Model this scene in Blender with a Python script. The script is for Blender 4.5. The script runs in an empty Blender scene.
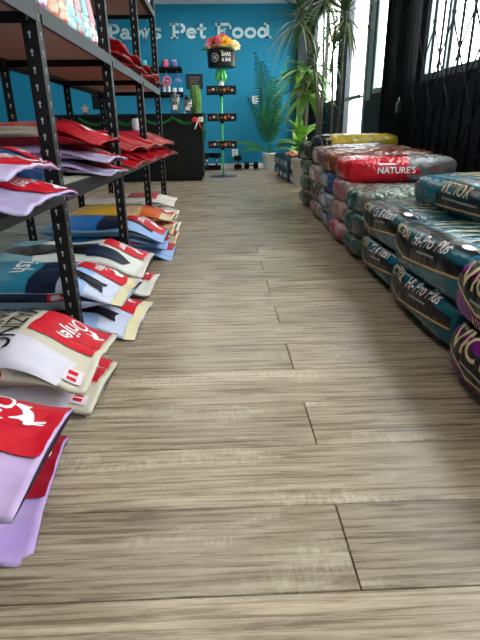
import bpy, bmesh, math, random
from mathutils import Vector, Matrix, noise
random.seed(7)
PI = math.pi
scn = bpy.context.scene
COL = scn.collection

# ------------------------------------------------------------------ camera
def cam_basis(vx=221, vy=132, roll=0.026, f=480.0):
    Y = Vector((vx-240, -(vy-320), -f)).normalized()
    up = Vector((-roll, 1, 0)); Z = (up - Y*up.dot(Y)).normalized()
    X = Y.cross(Z)
    return X, Y, Z
_X, _Y, _Z = cam_basis()
EYE = 0.65
cam_d = bpy.data.cameras.new('camera'); cam_d.sensor_fit = 'HORIZONTAL'
cam_d.sensor_width = 36; cam_d.lens = 36; cam_d.clip_start = 0.02; cam_d.clip_end = 200
cam = bpy.data.objects.new('camera', cam_d); COL.objects.link(cam)
cam.matrix_world = Matrix(((_X[0], _X[1], _X[2], 0), (_Y[0], _Y[1], _Y[2], 0), (_Z[0], _Z[1], _Z[2], EYE), (0, 0, 0, 1)))
scn.camera = cam

# ------------------------------------------------------------------ world, exposure
w = bpy.data.worlds.new('sky'); scn.world = w; w.use_nodes = True
bg = w.node_tree.nodes['Background']; bg.inputs[0].default_value = (0.95, 0.98, 1.0, 1); bg.inputs[1].default_value = 7.5
scn.view_settings.view_transform = 'Standard'; scn.view_settings.look = 'None'
scn.view_settings.gamma = 1; scn.view_settings.use_curve_mapping = False
scn.view_settings.exposure = 0.72
PANEL_E = 3.6          # unseen ceiling panels, added for overall light

# ------------------------------------------------------------------ colour and materials
def lin(c):
    return tuple(((v/255)/12.92 if v/255 <= .04045 else ((v/255+.055)/1.055)**2.4) for v in c) + (1,)
MATS = {}
def mat(name, rgb, rough=.6, metal=0, bump=0, bscale=30, spec=.5, coat=0, rgb2=None, nscale=8, stretch=(1, 1, 1), crease=False):
    if name in MATS: return MATS[name]
    m = bpy.data.materials.new(name); m.use_nodes = True; MATS[name] = m
    nt = m.node_tree; N = nt.nodes; Lk = nt.links; p = N['Principled BSDF']
    p.inputs['Base Color'].default_value = lin(rgb); p.inputs['Roughness'].default_value = rough
    p.inputs['Metallic'].default_value = metal; p.inputs['Specular IOR Level'].default_value = spec
    p.inputs['Coat Weight'].default_value = coat; p.inputs['Coat Roughness'].default_value = .12
    tc = N.new('ShaderNodeTexCoord'); mp = N.new('ShaderNodeMapping'); mp.inputs['Scale'].default_value = stretch
    Lk.new(tc.outputs['Object'], mp.inputs[0])
    if rgb2:
        nz = N.new('ShaderNodeTexNoise'); nz.inputs['Scale'].default_value = nscale; nz.inputs['Detail'].default_value = 4
        rp = N.new('ShaderNodeValToRGB'); rp.color_ramp.elements[0].position = .38; rp.color_ramp.elements[1].position = .62
        rp.color_ramp.elements[0].color = lin(rgb); rp.color_ramp.elements[1].color = lin(rgb2)
        Lk.new(mp.outputs[0], nz.inputs['Vector']); Lk.new(nz.outputs[0], rp.inputs[0]); Lk.new(rp.outputs[0], p.inputs['Base Color'])
    if bump:
        nb = N.new('ShaderNodeTexNoise'); nb.inputs['Scale'].default_value = bscale; nb.inputs['Detail'].default_value = 3
        b = N.new('ShaderNodeBump'); b.inputs['Strength'].default_value = bump; b.inputs['Distance'].default_value = .02
        Lk.new(mp.outputs[0], nb.inputs['Vector']); hsrc = nb.outputs[0]
        if crease:                                      # sharp folds of crumpled film: |noise - 1/2| at two sizes
            acc = None; nb.inputs['Detail'].default_value = 1; nb.inputs['Distortion'].default_value = .6
            n2 = N.new('ShaderNodeTexNoise'); n2.inputs['Scale'].default_value = bscale*2.3; n2.inputs['Detail'].default_value = 1; Lk.new(mp.outputs[0], n2.inputs['Vector'])
            for src, wgt in ((nb.outputs[0], 1.0), (n2.outputs[0], .5)):
                a1 = N.new('ShaderNodeMath'); a1.operation = 'SUBTRACT'; a1.inputs[1].default_value = .5; Lk.new(src, a1.inputs[0])
                a2 = N.new('ShaderNodeMath'); a2.operation = 'ABSOLUTE'; Lk.new(a1.outputs[0], a2.inputs[0])
                a3 = N.new('ShaderNodeMath'); a3.operation = 'MULTIPLY'; a3.inputs[1].default_value = wgt; Lk.new(a2.outputs[0], a3.inputs[0])
                if acc is None: acc = a3
                else:
                    a4 = N.new('ShaderNodeMath'); a4.operation = 'ADD'; Lk.new(acc.outputs[0], a4.inputs[0]); Lk.new(a3.outputs[0], a4.inputs[1]); acc = a4
            hsrc = acc.outputs[0]
        Lk.new(hsrc, b.inputs['Height']); Lk.new(b.outputs[0], p.inputs['Normal'])
    return m
def emit(name, rgb, s):
    m = bpy.data.materials.new(name); m.use_nodes = True; nt = m.node_tree
    p = nt.nodes['Principled BSDF']; p.inputs['Base Color'].default_value = lin(rgb)
    p.inputs['Emission Color'].default_value = lin(rgb); p.inputs['Emission Strength'].default_value = s
    return m
def bagmat(rgb, rgb2=None, rough=.42, nscale=10, bump=.35):
    """woven or film bag; rgb2 = second print colour mottled over the first"""
    return mat('bag_%d_%d_%d_%s_%s' % (rgb+(str(rgb2), str(rough))), rgb, rough, bump=.45, bscale=6, rgb2=rgb2, nscale=nscale, spec=.3, crease=True)
def filmmat(rgb, rgb2=None, nscale=14):
    return mat('film_%d_%d_%d_%s' % (rgb+(str(rgb2),)), rgb, .2, bump=1.0, bscale=13, rgb2=rgb2, nscale=nscale, spec=.5, crease=True)

def wood_mat():
    m = bpy.data.materials.new('washed_oak_plank'); m.use_nodes = True
    nt = m.node_tree; N = nt.nodes; Lk = nt.links; p = N['Principled BSDF']
    tc = N.new('ShaderNodeTexCoord'); oi = N.new('ShaderNodeObjectInfo')
    add = N.new('ShaderNodeVectorMath'); add.operation = 'ADD'
    sc = N.new('ShaderNodeVectorMath'); sc.operation = 'SCALE'; sc.inputs['Scale'].default_value = 57.0
    cmb = N.new('ShaderNodeCombineXYZ'); Lk.new(oi.outputs['Random'], cmb.inputs[0]); Lk.new(oi.outputs['Random'], cmb.inputs[1])
    Lk.new(cmb.outputs[0], sc.inputs[0]); Lk.new(tc.outputs['Object'], add.inputs[0]); Lk.new(sc.outputs[0], add.inputs[1])
    def nz(scale, detail, stretch, dist=0, rough=.55):
        mp = N.new('ShaderNodeMapping'); mp.inputs['Scale'].default_value = stretch
        n = N.new('ShaderNodeTexNoise'); n.inputs['Scale'].default_value = scale; n.inputs['Detail'].default_value = detail
        n.inputs['Distortion'].default_value = dist; n.inputs['Roughness'].default_value = rough
        Lk.new(add.outputs[0], mp.inputs[0]); Lk.new(mp.outputs[0], n.inputs['Vector']); return n.outputs[0]
    def ramp(src, a, b, ca, cb):
        r = N.new('ShaderNodeValToRGB'); e = r.color_ramp.elements
        e[0].position = a; e[1].position = b; e[0].color = ca; e[1].color = cb
        Lk.new(src, r.inputs[0]); return r.outputs[0]
    def mix(fac, a, b, mode='MIX'):
        x = N.new('ShaderNodeMix'); x.data_type = 'RGBA'; x.blend_type = mode
        if isinstance(fac, float): x.inputs[0].default_value = fac
        else: Lk.new(fac, x.inputs[0])
        Lk.new(a, x.inputs[6]); 
        if isinstance(b, tuple): x.inputs[7].default_value = b
        else: Lk.new(b, x.inputs[7])
        return x.outputs[2]
    grain = nz(1, 9, (3.4, 95, 1), .5, .70)          # fine streaks along the plank
    broad = nz(1, 4, (1.8, 13, 1), .7)
    fine = nz(1, 5, (30, 460, 1), .2, .7)
    saw = nz(1, 5, (95, 26, 1), .05, .8)              # cross-cut saw marks inside pale worn patches
    patch = nz(1, 5, (2.0, 11, 1), .5, .6)
    wash = nz(1, 8, (6, 60, 1), .5, .78)
    base = ramp(grain, .39, .61, lin((118, 102, 85)), lin((180, 164, 142)))
    bro = ramp(broad, .36, .64, (.84, .83, .82, 1), (1.12, 1.12, 1.12, 1))
    c = mix(1.0, base, bro, 'MULTIPLY')
    fi = ramp(fine, .35, .65, (.80, .79, .78, 1), (1.12, 1.12, 1.12, 1))
    c = mix(1.0, c, fi, 'MULTIPLY')
    wa = ramp(wash, .56, .68, (0, 0, 0, 1), (.45, .45, .45, 1)); c = mix(wa, c, lin((206, 194, 174)))
    sm = ramp(saw, .42, .58, (.15, .15, .15, 1), (1, 1, 1, 1)); mk = ramp(patch, .54, .64, (0, 0, 0, 1), (.7, .7, .7, 1))
    fac = mix(1.0, sm, mk, 'MULTIPLY')
    c = mix(fac, c, lin((204, 192, 172)))
    rv = ramp(oi.outputs['Random'], 0, 1, (.86, .86, .86, 1), (1.1, 1.09, 1.08, 1))
    c = mix(1.0, c, rv, 'MULTIPLY')
    Lk.new(c, p.inputs['Base Color'])
    rr = N.new('ShaderNodeMapRange'); rr.inputs[3].default_value = .20; rr.inputs[4].default_value = .36
    Lk.new(grain, rr.inputs[0]); Lk.new(rr.outputs[0], p.inputs['Roughness'])
    b = N.new('ShaderNodeBump'); b.inputs['Strength'].default_value = .12; b.inputs['Distance'].default_value = .004
    Lk.new(grain, b.inputs['Height']); Lk.new(b.outputs[0], p.inputs['Normal'])
    return m
def glass_mat(name, tint=(.93, .96, .95, 1)):
    m = bpy.data.materials.new(name); m.use_nodes = True; nt = m.node_tree; N = nt.nodes; Lk = nt.links
    N.remove(N['Principled BSDF']); out = N['Material Output']
    t = N.new('ShaderNodeBsdfTransparent'); t.inputs[0].default_value = tint
    g = N.new('ShaderNodeBsdfGlossy'); g.inputs['Roughness'].default_value = .02
    mx = N.new('ShaderNodeMixShader'); mx.inputs[0].default_value = .07; Lk.new(t.outputs[0], mx.inputs[1]); Lk.new(g.outputs[0], mx.inputs[2])
    Lk.new(mx.outputs[0], out.inputs[0]); return m

M = dict(
    wood=wood_mat(), glass=glass_mat('window_glass'), jarglass=glass_mat('jar_glass', (.93, .95, .95, 1)),
    blue=mat('blue_wall_paint', (0, 130, 168), .7, bump=.03, bscale=120),
    white=mat('white_paint', (226, 226, 222), .75), ceil=mat('ceiling_paint', (222, 226, 228), .85),
    navy=mat('dark_navy_paint', (14, 18, 28), .6, spec=.25), frame=mat('grey_aluminium_frame', (128, 136, 140), .45, .5),
    blackframe=mat('black_window_frame', (14, 16, 22), .4), whiteframe=mat('white_door_frame', (205, 205, 228), .5),
    steel=mat('black_powder_coat', (9, 10, 12), .45, spec=.3), slot=mat('slot_light_paint', (168, 172, 174), .6),
    lip=mat('dark_grey_powder_coat', (21, 24, 28), .45, spec=.35),
    board=mat('particle_board', (178, 172, 158), .85, rgb2=(160, 154, 140), nscale=90),
    black=mat('black_satin', (8, 8, 10), .5, spec=.25), gate=mat('black_gate_enamel', (5, 5, 8), .6, spec=.15),
    signm=mat('pale_letter_board', (206, 234, 238), .55), plate=mat('white_plastic', (232, 232, 230), .4),
    green=mat('lime_green_enamel', (98, 214, 108), .4), tinsel=mat('green_tinsel', (24, 112, 48), .35),
    red=mat('red_ribbon', (200, 24, 40), .4), chrome=mat('chrome', (190, 192, 196), .25, 1),
    pave=mat('concrete', (176, 174, 168), .9, rgb2=(160, 158, 152), nscale=3),
    soil=mat('dark_soil', (48, 36, 28), .95), pot=mat('white_glazed_pot', (222, 226, 222), .35),
    trunk=mat('grey_cane_bark', (112, 102, 88), .85, bump=.4, bscale=60),
    leafd=mat('dark_green_leaf', (50, 84, 44), .4, rgb2=(78, 114, 56), nscale=6),
    leafy=mat('yellowing_leaf', (176, 140, 50), .5), leafl=mat('bright_green_leaf', (110, 172, 50), .4, rgb2=(156, 206, 90), nscale=9),
    leafm=mat('mid_green_leaf', (72, 124, 52), .4, rgb2=(112, 158, 72), nscale=8),
    palm=mat('palm_green', (26, 92, 44), .5, rgb2=(50, 118, 48), nscale=5), leafp=mat('pale_leaf', (150, 170, 130), .45),
)

# ------------------------------------------------------------------ mesh helpers
def link(name, me, parent=None):
    o = bpy.data.objects.new(name, me); COL.objects.link(o)
    if parent is not None: o.parent = parent
    return o
def empty(name, loc=(0, 0, 0), rz=0):
    o = link(name, None); o.location = loc; o.rotation_euler = (0, 0, rz); o.empty_display_size = .1; return o
def tag(o, label, cat, group=None):
    o['label'] = label; o['category'] = cat
    if group: o['group'] = group
    return o
def struct(o): o['kind'] = 'structure'; return o
class MB:
    def __init__(s): s.v = []; s.f = []; s.m = []; s.sm = []
    def add(s, v, f, mi=0, smooth=False):
        n = len(s.v); s.v += [tuple(p) for p in v]
        for q in f: s.f.append([i+n for i in q]); s.m.append(mi); s.sm.append(smooth)
        return s
    def box(s, a, b, mi=0):
        x0, y0, z0 = a; x1, y1, z1 = b
        v = [(x0,y0,z0),(x1,y0,z0),(x1,y1,z0),(x0,y1,z0),(x0,y0,z1),(x1,y0,z1),(x1,y1,z1),(x0,y1,z1)]
        return s.add(v, [(0,3,2,1),(4,5,6,7),(0,1,5,4),(1,2,6,5),(2,3,7,6),(3,0,4,7)], mi)
    def tube(s, pts, r, n=8, mi=0, caps=True, flat=None):
        pts = [Vector(p) for p in pts]; rr = r if isinstance(r, (list, tuple)) else [r]*len(pts); v = []
        pn = None
        for i, p in enumerate(pts):
            d = (pts[min(i+1, len(pts)-1)] - pts[max(i-1, 0)]).normalized()
            ref = Vector((0, 0, 1)) if abs(d.z) < .95 else Vector((1, 0, 0))
            a = d.cross(ref).normalized() if pn is None else (pn - d*pn.dot(d)).normalized(); pn = a; b = d.cross(a)
            for k in range(n):
                t = 2*PI*k/n; v.append(p + a*math.cos(t)*rr[i] + b*math.sin(t)*rr[i]*(flat or 1))
        f = [(i*n+k, i*n+(k+1) % n, (i+1)*n+(k+1) % n, (i+1)*n+k) for i in range(len(pts)-1) for k in range(n)]
        if caps: f += [tuple(range(n))[::-1], tuple((len(pts)-1)*n+k for k in range(n))]
        return s.add(v, f, mi, True)
    def lathe(s, prof, n=20, c=(0, 0, 0), mi=0):
        v = [(c[0]+r*math.cos(2*PI*k/n), c[1]+r*math.sin(2*PI*k/n), c[2]+z) for r, z in prof for k in range(n)]
        f = [(i*n+k, i*n+(k+1) % n, (i+1)*n+(k+1) % n, (i+1)*n+k) for i in range(len(prof)-1) for k in range(n)]
        if prof[0][0] > 1e-5: f.append(tuple(range(n))[::-1])
        if prof[-1][0] > 1e-5: f.append(tuple((len(prof)-1)*n+k for k in range(n)))
        return s.add(v, f, mi, True)
    def prism(s, poly, d, mi=0):
        """poly: 3D points in one plane, d: extrusion vector"""
        n = len(poly); d = Vector(d); v = [Vector(p) for p in poly] + [Vector(p)+d for p in poly]
        f = [tuple(range(n))[::-1], tuple(range(n, 2*n))] + [(k, (k+1) % n, n+(k+1) % n, n+k) for k in range(n)]
        return s.add(v, f, mi)
    def mesh(s, name, mats):
        me = bpy.data.meshes.new(name); me.from_pydata(s.v, [], s.f)
        for m in (mats if isinstance(mats, (list, tuple)) else [mats]): me.materials.append(m)
        me.polygons.foreach_set('material_index', s.m); me.polygons.foreach_set('use_smooth', s.sm)
        bm = bmesh.new(); bm.from_mesh(me); bmesh.ops.recalc_face_normals(bm, faces=bm.faces); bm.to_mesh(me); bm.free()
        me.update(); return me
    def build(s, name, mats, parent=None, bevel=0):
        o = link(name, s.mesh(name, mats), parent)
        if bevel:
            b = o.modifiers.new('bevel', 'BEVEL'); b.width = bevel; b.segments = 2; b.limit_method = 'ANGLE'
        return o

# flat print laid on a curved surface ------------------------------------------------
TEXTS = {}
def text_mesh(s, bold=.0, shear=0):
    """verts/faces of a string, normalised to height of its box = 1 at its own aspect"""
    k = (s, bold, shear)
    if k in TEXTS: return TEXTS[k]
    c = bpy.data.curves.new('lettering', 'FONT'); c.body = s; c.resolution_u = 3; c.offset = bold; c.shear = shear
    o = bpy.data.objects.new('lettering', c); COL.objects.link(o)
    bpy.context.view_layer.update()
    me = bpy.data.meshes.new_from_object(o.evaluated_get(bpy.context.evaluated_depsgraph_get()))
    v = [p.co.copy() for p in me.vertices]; f = [tuple(p.vertices) for p in me.polygons]
    bpy.data.objects.remove(o); bpy.data.curves.remove(c); bpy.data.meshes.remove(me)
    x0 = min(p.x for p in v); x1 = max(p.x for p in v); y0 = min(p.y for p in v); y1 = max(p.y for p in v)
    h = y1-y0; r = ([((p.x-x0)/h, (p.y-y0)/h) for p in v], f, (x1-x0)/h)
    TEXTS[k] = r; return r
def shape2d(polys):
    v = []; f = []
    for p in polys:
        f.append(tuple(range(len(v), len(v)+len(p)))); v += p
    return v, f
def decal(name, v2, f, fn, m, parent, step=.04, off=.0016):
    """cut the flat shape in a grid and lay it on fn(a,b)->(point, normal)"""
    bm = bmesh.new(); vs = [bm.verts.new((a, b, 0)) for a, b in v2]
    for q in f:
        try: bm.faces.new([vs[i] for i in q])
        except ValueError: pass
    bmesh.ops.triangulate(bm, faces=bm.faces)
    for ax in (0, 1):
        lo = min(p[ax] for p in v2); hi = max(p[ax] for p in v2); k = math.ceil(lo/step)
        while k*step < hi:
            co = [0, 0, 0]; co[ax] = k*step; no = [0, 0, 0]; no[ax] = 1
            bmesh.ops.bisect_plane(bm, geom=bm.verts[:]+bm.edges[:]+bm.faces[:], plane_co=co, plane_no=no); k += 1
    for p in bm.verts:
        q, n = fn(p.co.x, p.co.y); p.co = q + n*off
    me = bpy.data.meshes.new(name); bm.to_mesh(me); bm.free(); me.materials.append(m)
    for p in me.polygons: p.use_smooth = True
    return link(name, me, parent)
RABBIT = [(0,.05),(.10,0),(.22,.22),(.38,.30),(.52,.18),(.62,.02),(.68,.06),(.62,.26),(.70,.42),(.84,.46),(.92,.54),(.90,.64),(.80,.70),(.78,.96),(.70,.98),(.68,.74),(.60,1),(.52,.96),(.60,.66),(.44,.62),(.24,.54),(.12,.36),(.06,.44),(0,.38),(.08,.24)]
def numeric_normal(P, a, b, ea, eb):
    p = P(a, b); d1 = P(a+ea, b)-P(a-ea, b); d2 = P(a, b+eb)-P(a, b-eb); n = d1.cross(d2)
    return p, (n.normalized() if n.length > 1e-9 else Vector((0, 0, 1)))
def sst(a, b, x):
    t = max(0, min(1, (x-a)/(b-a))); return t*t*(3-2*t)

# ------------------------------------------------------------------ pillow bag with flat sealed top (lies along x, tip at x = L)
class Pillow:
    def __init__(s, L=.64, W=.38, T=.105, tip=.03, seed=0, belly=.55, wav=.006):
        s.L, s.W, s.T, s.tip, s.seed, s.belly, s.wav = L, W, T, tip, seed, belly, wav
    def zt(s, v):
        T = s.T*(1-sst(s.belly, .975, v))**.85 + .006
        if v < .16: T *= max(.12, (1-(1-v/.16)**2))**.5
        return T
    def zc(s, v):
        a = sst(s.belly, 1, v); return (s.T/2+.003)*(1-a) + s.tip*a
    def wd(s, v): return s.W*(.93+.07*sst(.6, 1, v))*(1-.05*(1-sst(0, .1, v)))
    def E(s, u):
        return .22+.78*max(0, 1-abs(2*u-1)**2.6)**.6
    def lump(s, u, v, k):
        a = noise.noise(Vector((u*2.6, v*4.2, s.seed*3.7+k)))*.010 + noise.noise(Vector((u*7, v*9, s.seed*1.3+k+9)))*.004
        a += sst(.62, .95, v)*noise.noise(Vector((u*9, v*2.2, s.seed*2.1)))*s.wav*1.6
        a -= sst(.78, 1, v)*(.016*(2*u-1)**2 + .012*math.sin(s.seed*1.7)*(u-.5))
        return a
    def top(s, u, v):
        T = s.zt(v); z = s.zc(v)+.5*T*s.E(u) + s.lump(u, v, 0)*sst(0, .12, v)
        return Vector((v*s.L, s.wd(v)*(.5-u), z))
    def bot(s, u, v):
        T = s.zt(v); z = s.zc(v)-.5*T*min(1, 1.3*s.E(u)) + s.lump(u, v, 0)*sst(.7, 1, v)
        return Vector((v*s.L, s.wd(v)*(.5-u), z))
    def side(s, sg, v, t):
        u = 0 if sg > 0 else 1
        a = s.top(u, v); b = s.bot(u, v); p = a.lerp(b, t)
        h = 4*t*(1-t); g = sst(.6, .9, v)
        p.y += sg*h*(.016*(1-g) - .085*g*(1-sst(.93, 1, v)*.6)); return p
    def topn(s, u, v):
        p, n = numeric_normal(s.top, u, v, .01, .008)
        return p, (n if n.z > 0 else -n)
    def siden(s, sg):
        def fn(v, t):
            p, n = numeric_normal(lambda a, b: s.side(sg, a, b), v, t, .008, .03)
            return p, (n if n.y*sg > 0 else -n)
        return fn
    def mesh(s, name, m, nu=20, nv=46, ns=5):
        mb = MB(); ring = 2*(nu+ns); v = []
        for i in range(nv+1):
            vv = i/nv
            for k in range(nu): v.append(s.top(k/nu, vv))
            for k in range(ns): v.append(s.side(-1, vv, k/ns))
            for k in range(nu): v.append(s.bot(1-k/nu, vv))
            for k in range(ns): v.append(s.side(1, vv, 1-k/ns))
        f = [(i*ring+k, i*ring+(k+1) % ring, (i+1)*ring+(k+1) % ring, (i+1)*ring+k) for i in range(nv) for k in range(ring)]
        f += [tuple(range(ring))[::-1], tuple(nv*ring+k for k in range(ring))]
        mb.add(v, f, 0, True); return mb.mesh(name, m)

# ------------------------------------------------------------------ block bag (front at x = 0, depth D along +x, width W along y)
class Block:
    def __init__(s, W=.52, D=.68, H=.165, r=.04, seed=0, crump=1.0):
        s.W, s.D, s.H, s.r, s.seed, s.c = W, D, H, min(r, H*.47), seed, crump; s.tuck = .012; s.puffy = False
        s.a = PI/2*s.r; s.hv = H-2*s.r; s.hd = D-2*s.r
        s.per = 4*s.a + 2*s.hv + 2*s.hd
    def sec(s, q):
        """rounded rectangle walked from the bottom front corner, up the front and over the top"""
        r, H, D, a = s.r, s.H, s.D, s.a
        q = q % s.per
        if q < a: t = q/r; return (r-r*math.sin(t), r-r*math.cos(t))
        q -= a
        if q < s.hv: return (0, r+q)
        q -= s.hv
        if q < a: t = q/r; return (r-r*math.cos(t), H-r+r*math.sin(t))
        q -= a
        if q < s.hd: return (r+q, H)
        q -= s.hd
        if q < a: t = q/r; return (D-r+r*math.sin(t), H-r+r*math.cos(t))
        q -= a
        if q < s.hv: return (D, H-r-q)
        q -= s.hv
        if q < a: t = q/r; return (D-r+r*math.cos(t), r-r*math.sin(t))
        q -= a
        return (D-r-q, 0)
    def P(s, t, q):
        """t: -1 far end .. 1 near end; q metres"""
        x, z = s.sec(q); e = abs(t)**9
        k = 1-.07*e; zz = z*k + .0
        xx = x + .018*e*(1-2*x/s.D)
        dome = .016*(1-t*t)*math.sin(PI*min(1, max(0, x/s.D)))*(1 if z > s.H*.6 else 0)*sst(0, .12, x)
        bulge = .009*(1-t*t)*math.sin(PI*z/s.H) if x < s.r else 0
        tuck = s.tuck*(1-sst(0, .06, z))**1.5*(1 if x < s.D/2 else -1)*(1-sst(s.r, s.r*2.5, min(x, s.D-x))*.5)
        p = Vector((xx-bulge+tuck, -t*(s.W/2-abs(tuck)*.5), zz+dome))
        n1 = noise.noise(Vector((p.y*5, q*6, s.seed*2.3)))*.012; n2 = (.35-abs(noise.noise(Vector((p.y*11, q*10, s.seed+5)))))*.014
        n3 = (.3-abs(noise.noise(Vector((p.y*24, q*22, s.seed+15)))))*.007
        a = (n1+n2+n3)*s.c
        if z > .02: p.z += a*.6
        p.x -= a*(1 if x < s.D/2 else -1)*(.7 if x < s.r or x > s.D-s.r else 0)
        p.y += noise.noise(Vector((x*8, z*14, s.seed+7+t)))*.008*abs(t)
        return p
    def fn(s, t, q):
        p, n = numeric_normal(s.P, t, q, .02, .006)
        c = Vector((s.D/2, p.y, s.H/2))
        return p, (n if n.dot(p-c) > 0 else -n)
    def near_end(s, x, z):
        """point and normal on the puffed near end"""
        c = Vector((s.D/2, 0, s.H*.465)); rho = min(1, max(abs(x-c.x)/(s.D/2), abs(z-c.z)/(s.H*.465)))
        tab = ((0, .036), (.3, .036), (.7, .030), (.93, .012), (1.001, 0)); dy = 0
        for (a, da), (b, db) in zip(tab, tab[1:]):
            if a <= rho <= b: dy = da+(db-da)*(rho-a)/(b-a)
        return Vector((x, -s.W/2-dy, z)), Vector((0, -1, 0))
    def mesh(s, name, m, nt=30, nq=64, m2=None, split=.5):
        mb = MB(); v = []
        for i in range(nt+1):
            for k in range(nq): v.append(s.P(-1+2*i/nt, s.per*k/nq))
        f = [(i*nq+k, i*nq+(k+1) % nq, (i+1)*nq+(k+1) % nq, (i+1)*nq+k) for i in range(nt) for k in range(nq)]
        base = len(v)
        for e, (i, sg) in enumerate(((0, 1), (nt, -1))):       # folded-in ends with a raised rim
            ring = [v[i*nq+k] for k in range(nq)]; c = sum(ring, Vector())/nq
            b = len(v)
            for sc_, dy in (((.93, .012), (.7, .030), (.3, .036)) if s.puffy else ((.93, .006), (.82, -.02), (.4, -.035))):
                for p in ring:
                    q = c + (p-c)*sc_; q.y += sg*dy; v.append(q)
            prev = i*nq
            for L in range(3):
                cur = b+L*nq
                f += [(prev+k, prev+(k+1) % nq, cur+(k+1) % nq, cur+k) for k in range(nq)]; prev = cur
            f.append(tuple(prev+k for k in range(nq)))
        mb.add(v, f, 0, True)
        if m2:                                          # second print colour beyond x = split
            for i, q in enumerate(f):
                if sum(v[k].x for k in q)/len(q) > split + .05*math.sin(9*v[q[0]].y): mb.m[i] = 1
        return mb.mesh(name, [m, m2] if m2 else m)

# ================================================================== THE ROOM
XR, YB, XL, YF, ZC = 1.60, 9.62, -4.5, -2.2, 2.69
def sbox(name, a, b, m, parent=None):
    o = MB().box(a, b).build(name, m, parent)
    if parent is None: struct(o)
    return o
floor = sbox('floor', (XL, YF, -.12), (XR+.05, YB, -.0125), M['wood'])
sbox('ceiling', (XL-.15, YF-.15, ZC), (XR+.15, YB+.15, ZC+.12), M['ceil'])
sbox('wall_back', (XL-.15, YB, -.12), (XR+.15, YB+.15, ZC), M['blue'])
sbox('wall_left', (XL-.15, YF-.15, -.12), (XL, YB, ZC), M['blue'])
sbox('wall_front', (XL, YF-.15, -.12), (XR+.15, YF, ZC), M['white'])
sbox('baseboard_back', (XL, YB-.018, 0), (XR, YB, .09), M['white'])
sbox('pavement', (XR+.05, -14, -.16), (16, 24, -.04), M['pave'])
# planks: each its own piece, joints every second row at x = 0.195
PW, PL, Y0 = .182, 1.22, .522
pm = {}
def plank_mesh(l):
    k = round(l, 3)
    if k not in pm:
        g = .0011; mb = MB(); b = .0012
        x0, x1, y0, y1 = g, k-g, g, PW-g
        v = [(x0, y0, -.0125), (x1, y0, -.0125), (x1, y1, -.0125), (x0, y1, -.0125), (x0, y0, -b), (x1, y0, -b), (x1, y1, -b), (x0, y1, -b),
             (x0+b, y0+b, 0), (x1-b, y0+b, 0), (x1-b, y1-b, 0), (x0+b, y1-b, 0)]
        mb.add(v, [(0,1,5,4),(1,2,6,5),(2,3,7,6),(3,0,4,7),(4,5,9,8),(5,6,10,9),(6,7,11,10),(7,4,8,11),(8,9,10,11)])
        pm[k] = mb.mesh('plank', M['wood'])
    return pm[k]
for r in range(-5, 50):
    xj = .195 + (PL/2 if r % 2 else 0)
    cuts = [-2.4] + [xj+PL*n for n in range(-3, 3) if -2.3 < xj+PL*n < 1.5] + [XR]
    for a, b in zip(cuts, cuts[1:]):
        o = link('plank', plank_mesh(b-a), floor); o.location = (a, Y0+PW*r, 0)
# right wall: dark dado, piers, windows, glass door
ZS, ZH = 1.0, 2.35
openings = [(-1.6, .35), (.55, 2.25), (2.45, 4.15), (4.46, 4.57), (5.02, 5.50), (5.80, 6.70), (7.18, 9.08)]
wr = MB(); y = YF
for i, (a, b) in enumerate(openings):
    wr.box((XR, y, -.12), (XR+.05, a, ZC)); wr.box((XR, a, ZH), (XR+.05, b, ZC))
    if i != 5: wr.box((XR, a, -.12), (XR+.05, b, ZS))
    y = b
wr.box((XR, y, -.12), (XR+.05, YB, ZC))
struct(wr.build('wall_right', M['navy']))
sbox('trim_1', (1.36, YB-.26, 0), (XR, YB, ZC), mat('dark_blue_column', (16, 30, 52), .5))
def window(n, a, b, mull, fm, sill=ZS):
    e = empty('window_%d' % n, (XR, (a+b)/2, sill)); struct(e); yc = (a+b)/2
    fr = MB(); t = .045
    for (y0, y1, z0, z1) in ((a, b, 0, t), (a, b, ZH-sill-t, ZH-sill), (a, a+t, t, ZH-sill-t), (b-t, b, t, ZH-sill-t)):
        fr.box((-.012, y0-yc, z0), (.04, y1-yc, z1))
    fr.build('window_frame', fm, e)
    for m_ in mull: MB().box((-.010, m_-.022-yc, t), (.036, m_+.022-yc, ZH-sill-t)).build('mullion', fm, e)
    ed = [a+t] + list(mull) + [b-t]
    for p, q in zip(ed, ed[1:]):
        g0 = p+(.022 if p in mull else 0); g1 = q-(.022 if q in mull else 0)
        MB().box((.012, g0-yc, t), (.018, g1-yc, ZH-sill-t)).build('pane', M['glass'], e)
    return e
window(1, -1.6, .35, (-.6,), M['frame']); window(2, .55, 2.25, (1.4,), M['frame'])
window(3, 2.45, 4.15, (3.05, 3.78), M['frame']); 
e = empty('window_4', (XR, 4.515, ZS)); struct(e); MB().box((.012, -.055, 0), (.018, .055, ZH-ZS)).build('pane', M['glass'], e)
window(5, 5.02, 5.50, (), M['frame']); window(6, 7.18, 9.08, (8.1,), M['blackframe'])
sbox('trim_2', (XR-.012, 5.56, ZS-.05), (XR, 5.72, ZH), M['frame'])
e = empty('door_1', (XR, 6.25, 0)); struct(e)
d = MB()
for (y0, y1, z0, z1) in ((-.45, .45, 0, .12), (-.45, .45, 2.23, 2.35), (-.45, -.40, .12, 2.23), (.20, .45, .12, 2.23)): d.box((-.01, y0, z0), (.03, y1, z1))
d.build('door_frame', M['whiteframe'], e)
MB().box((.008, -.40, .12), (.016, .20, 2.23)).build('pane', M['glass'], e)
MB().box((-.06, -.40, .98), (-.035, .22, 1.02)).box((-.06, -.38, .985), (.008, -.35, 1.015)).box((-.06, .17, .985), (.008, .20, 1.015)).build('push_bar', M['frame'], e)
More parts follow.
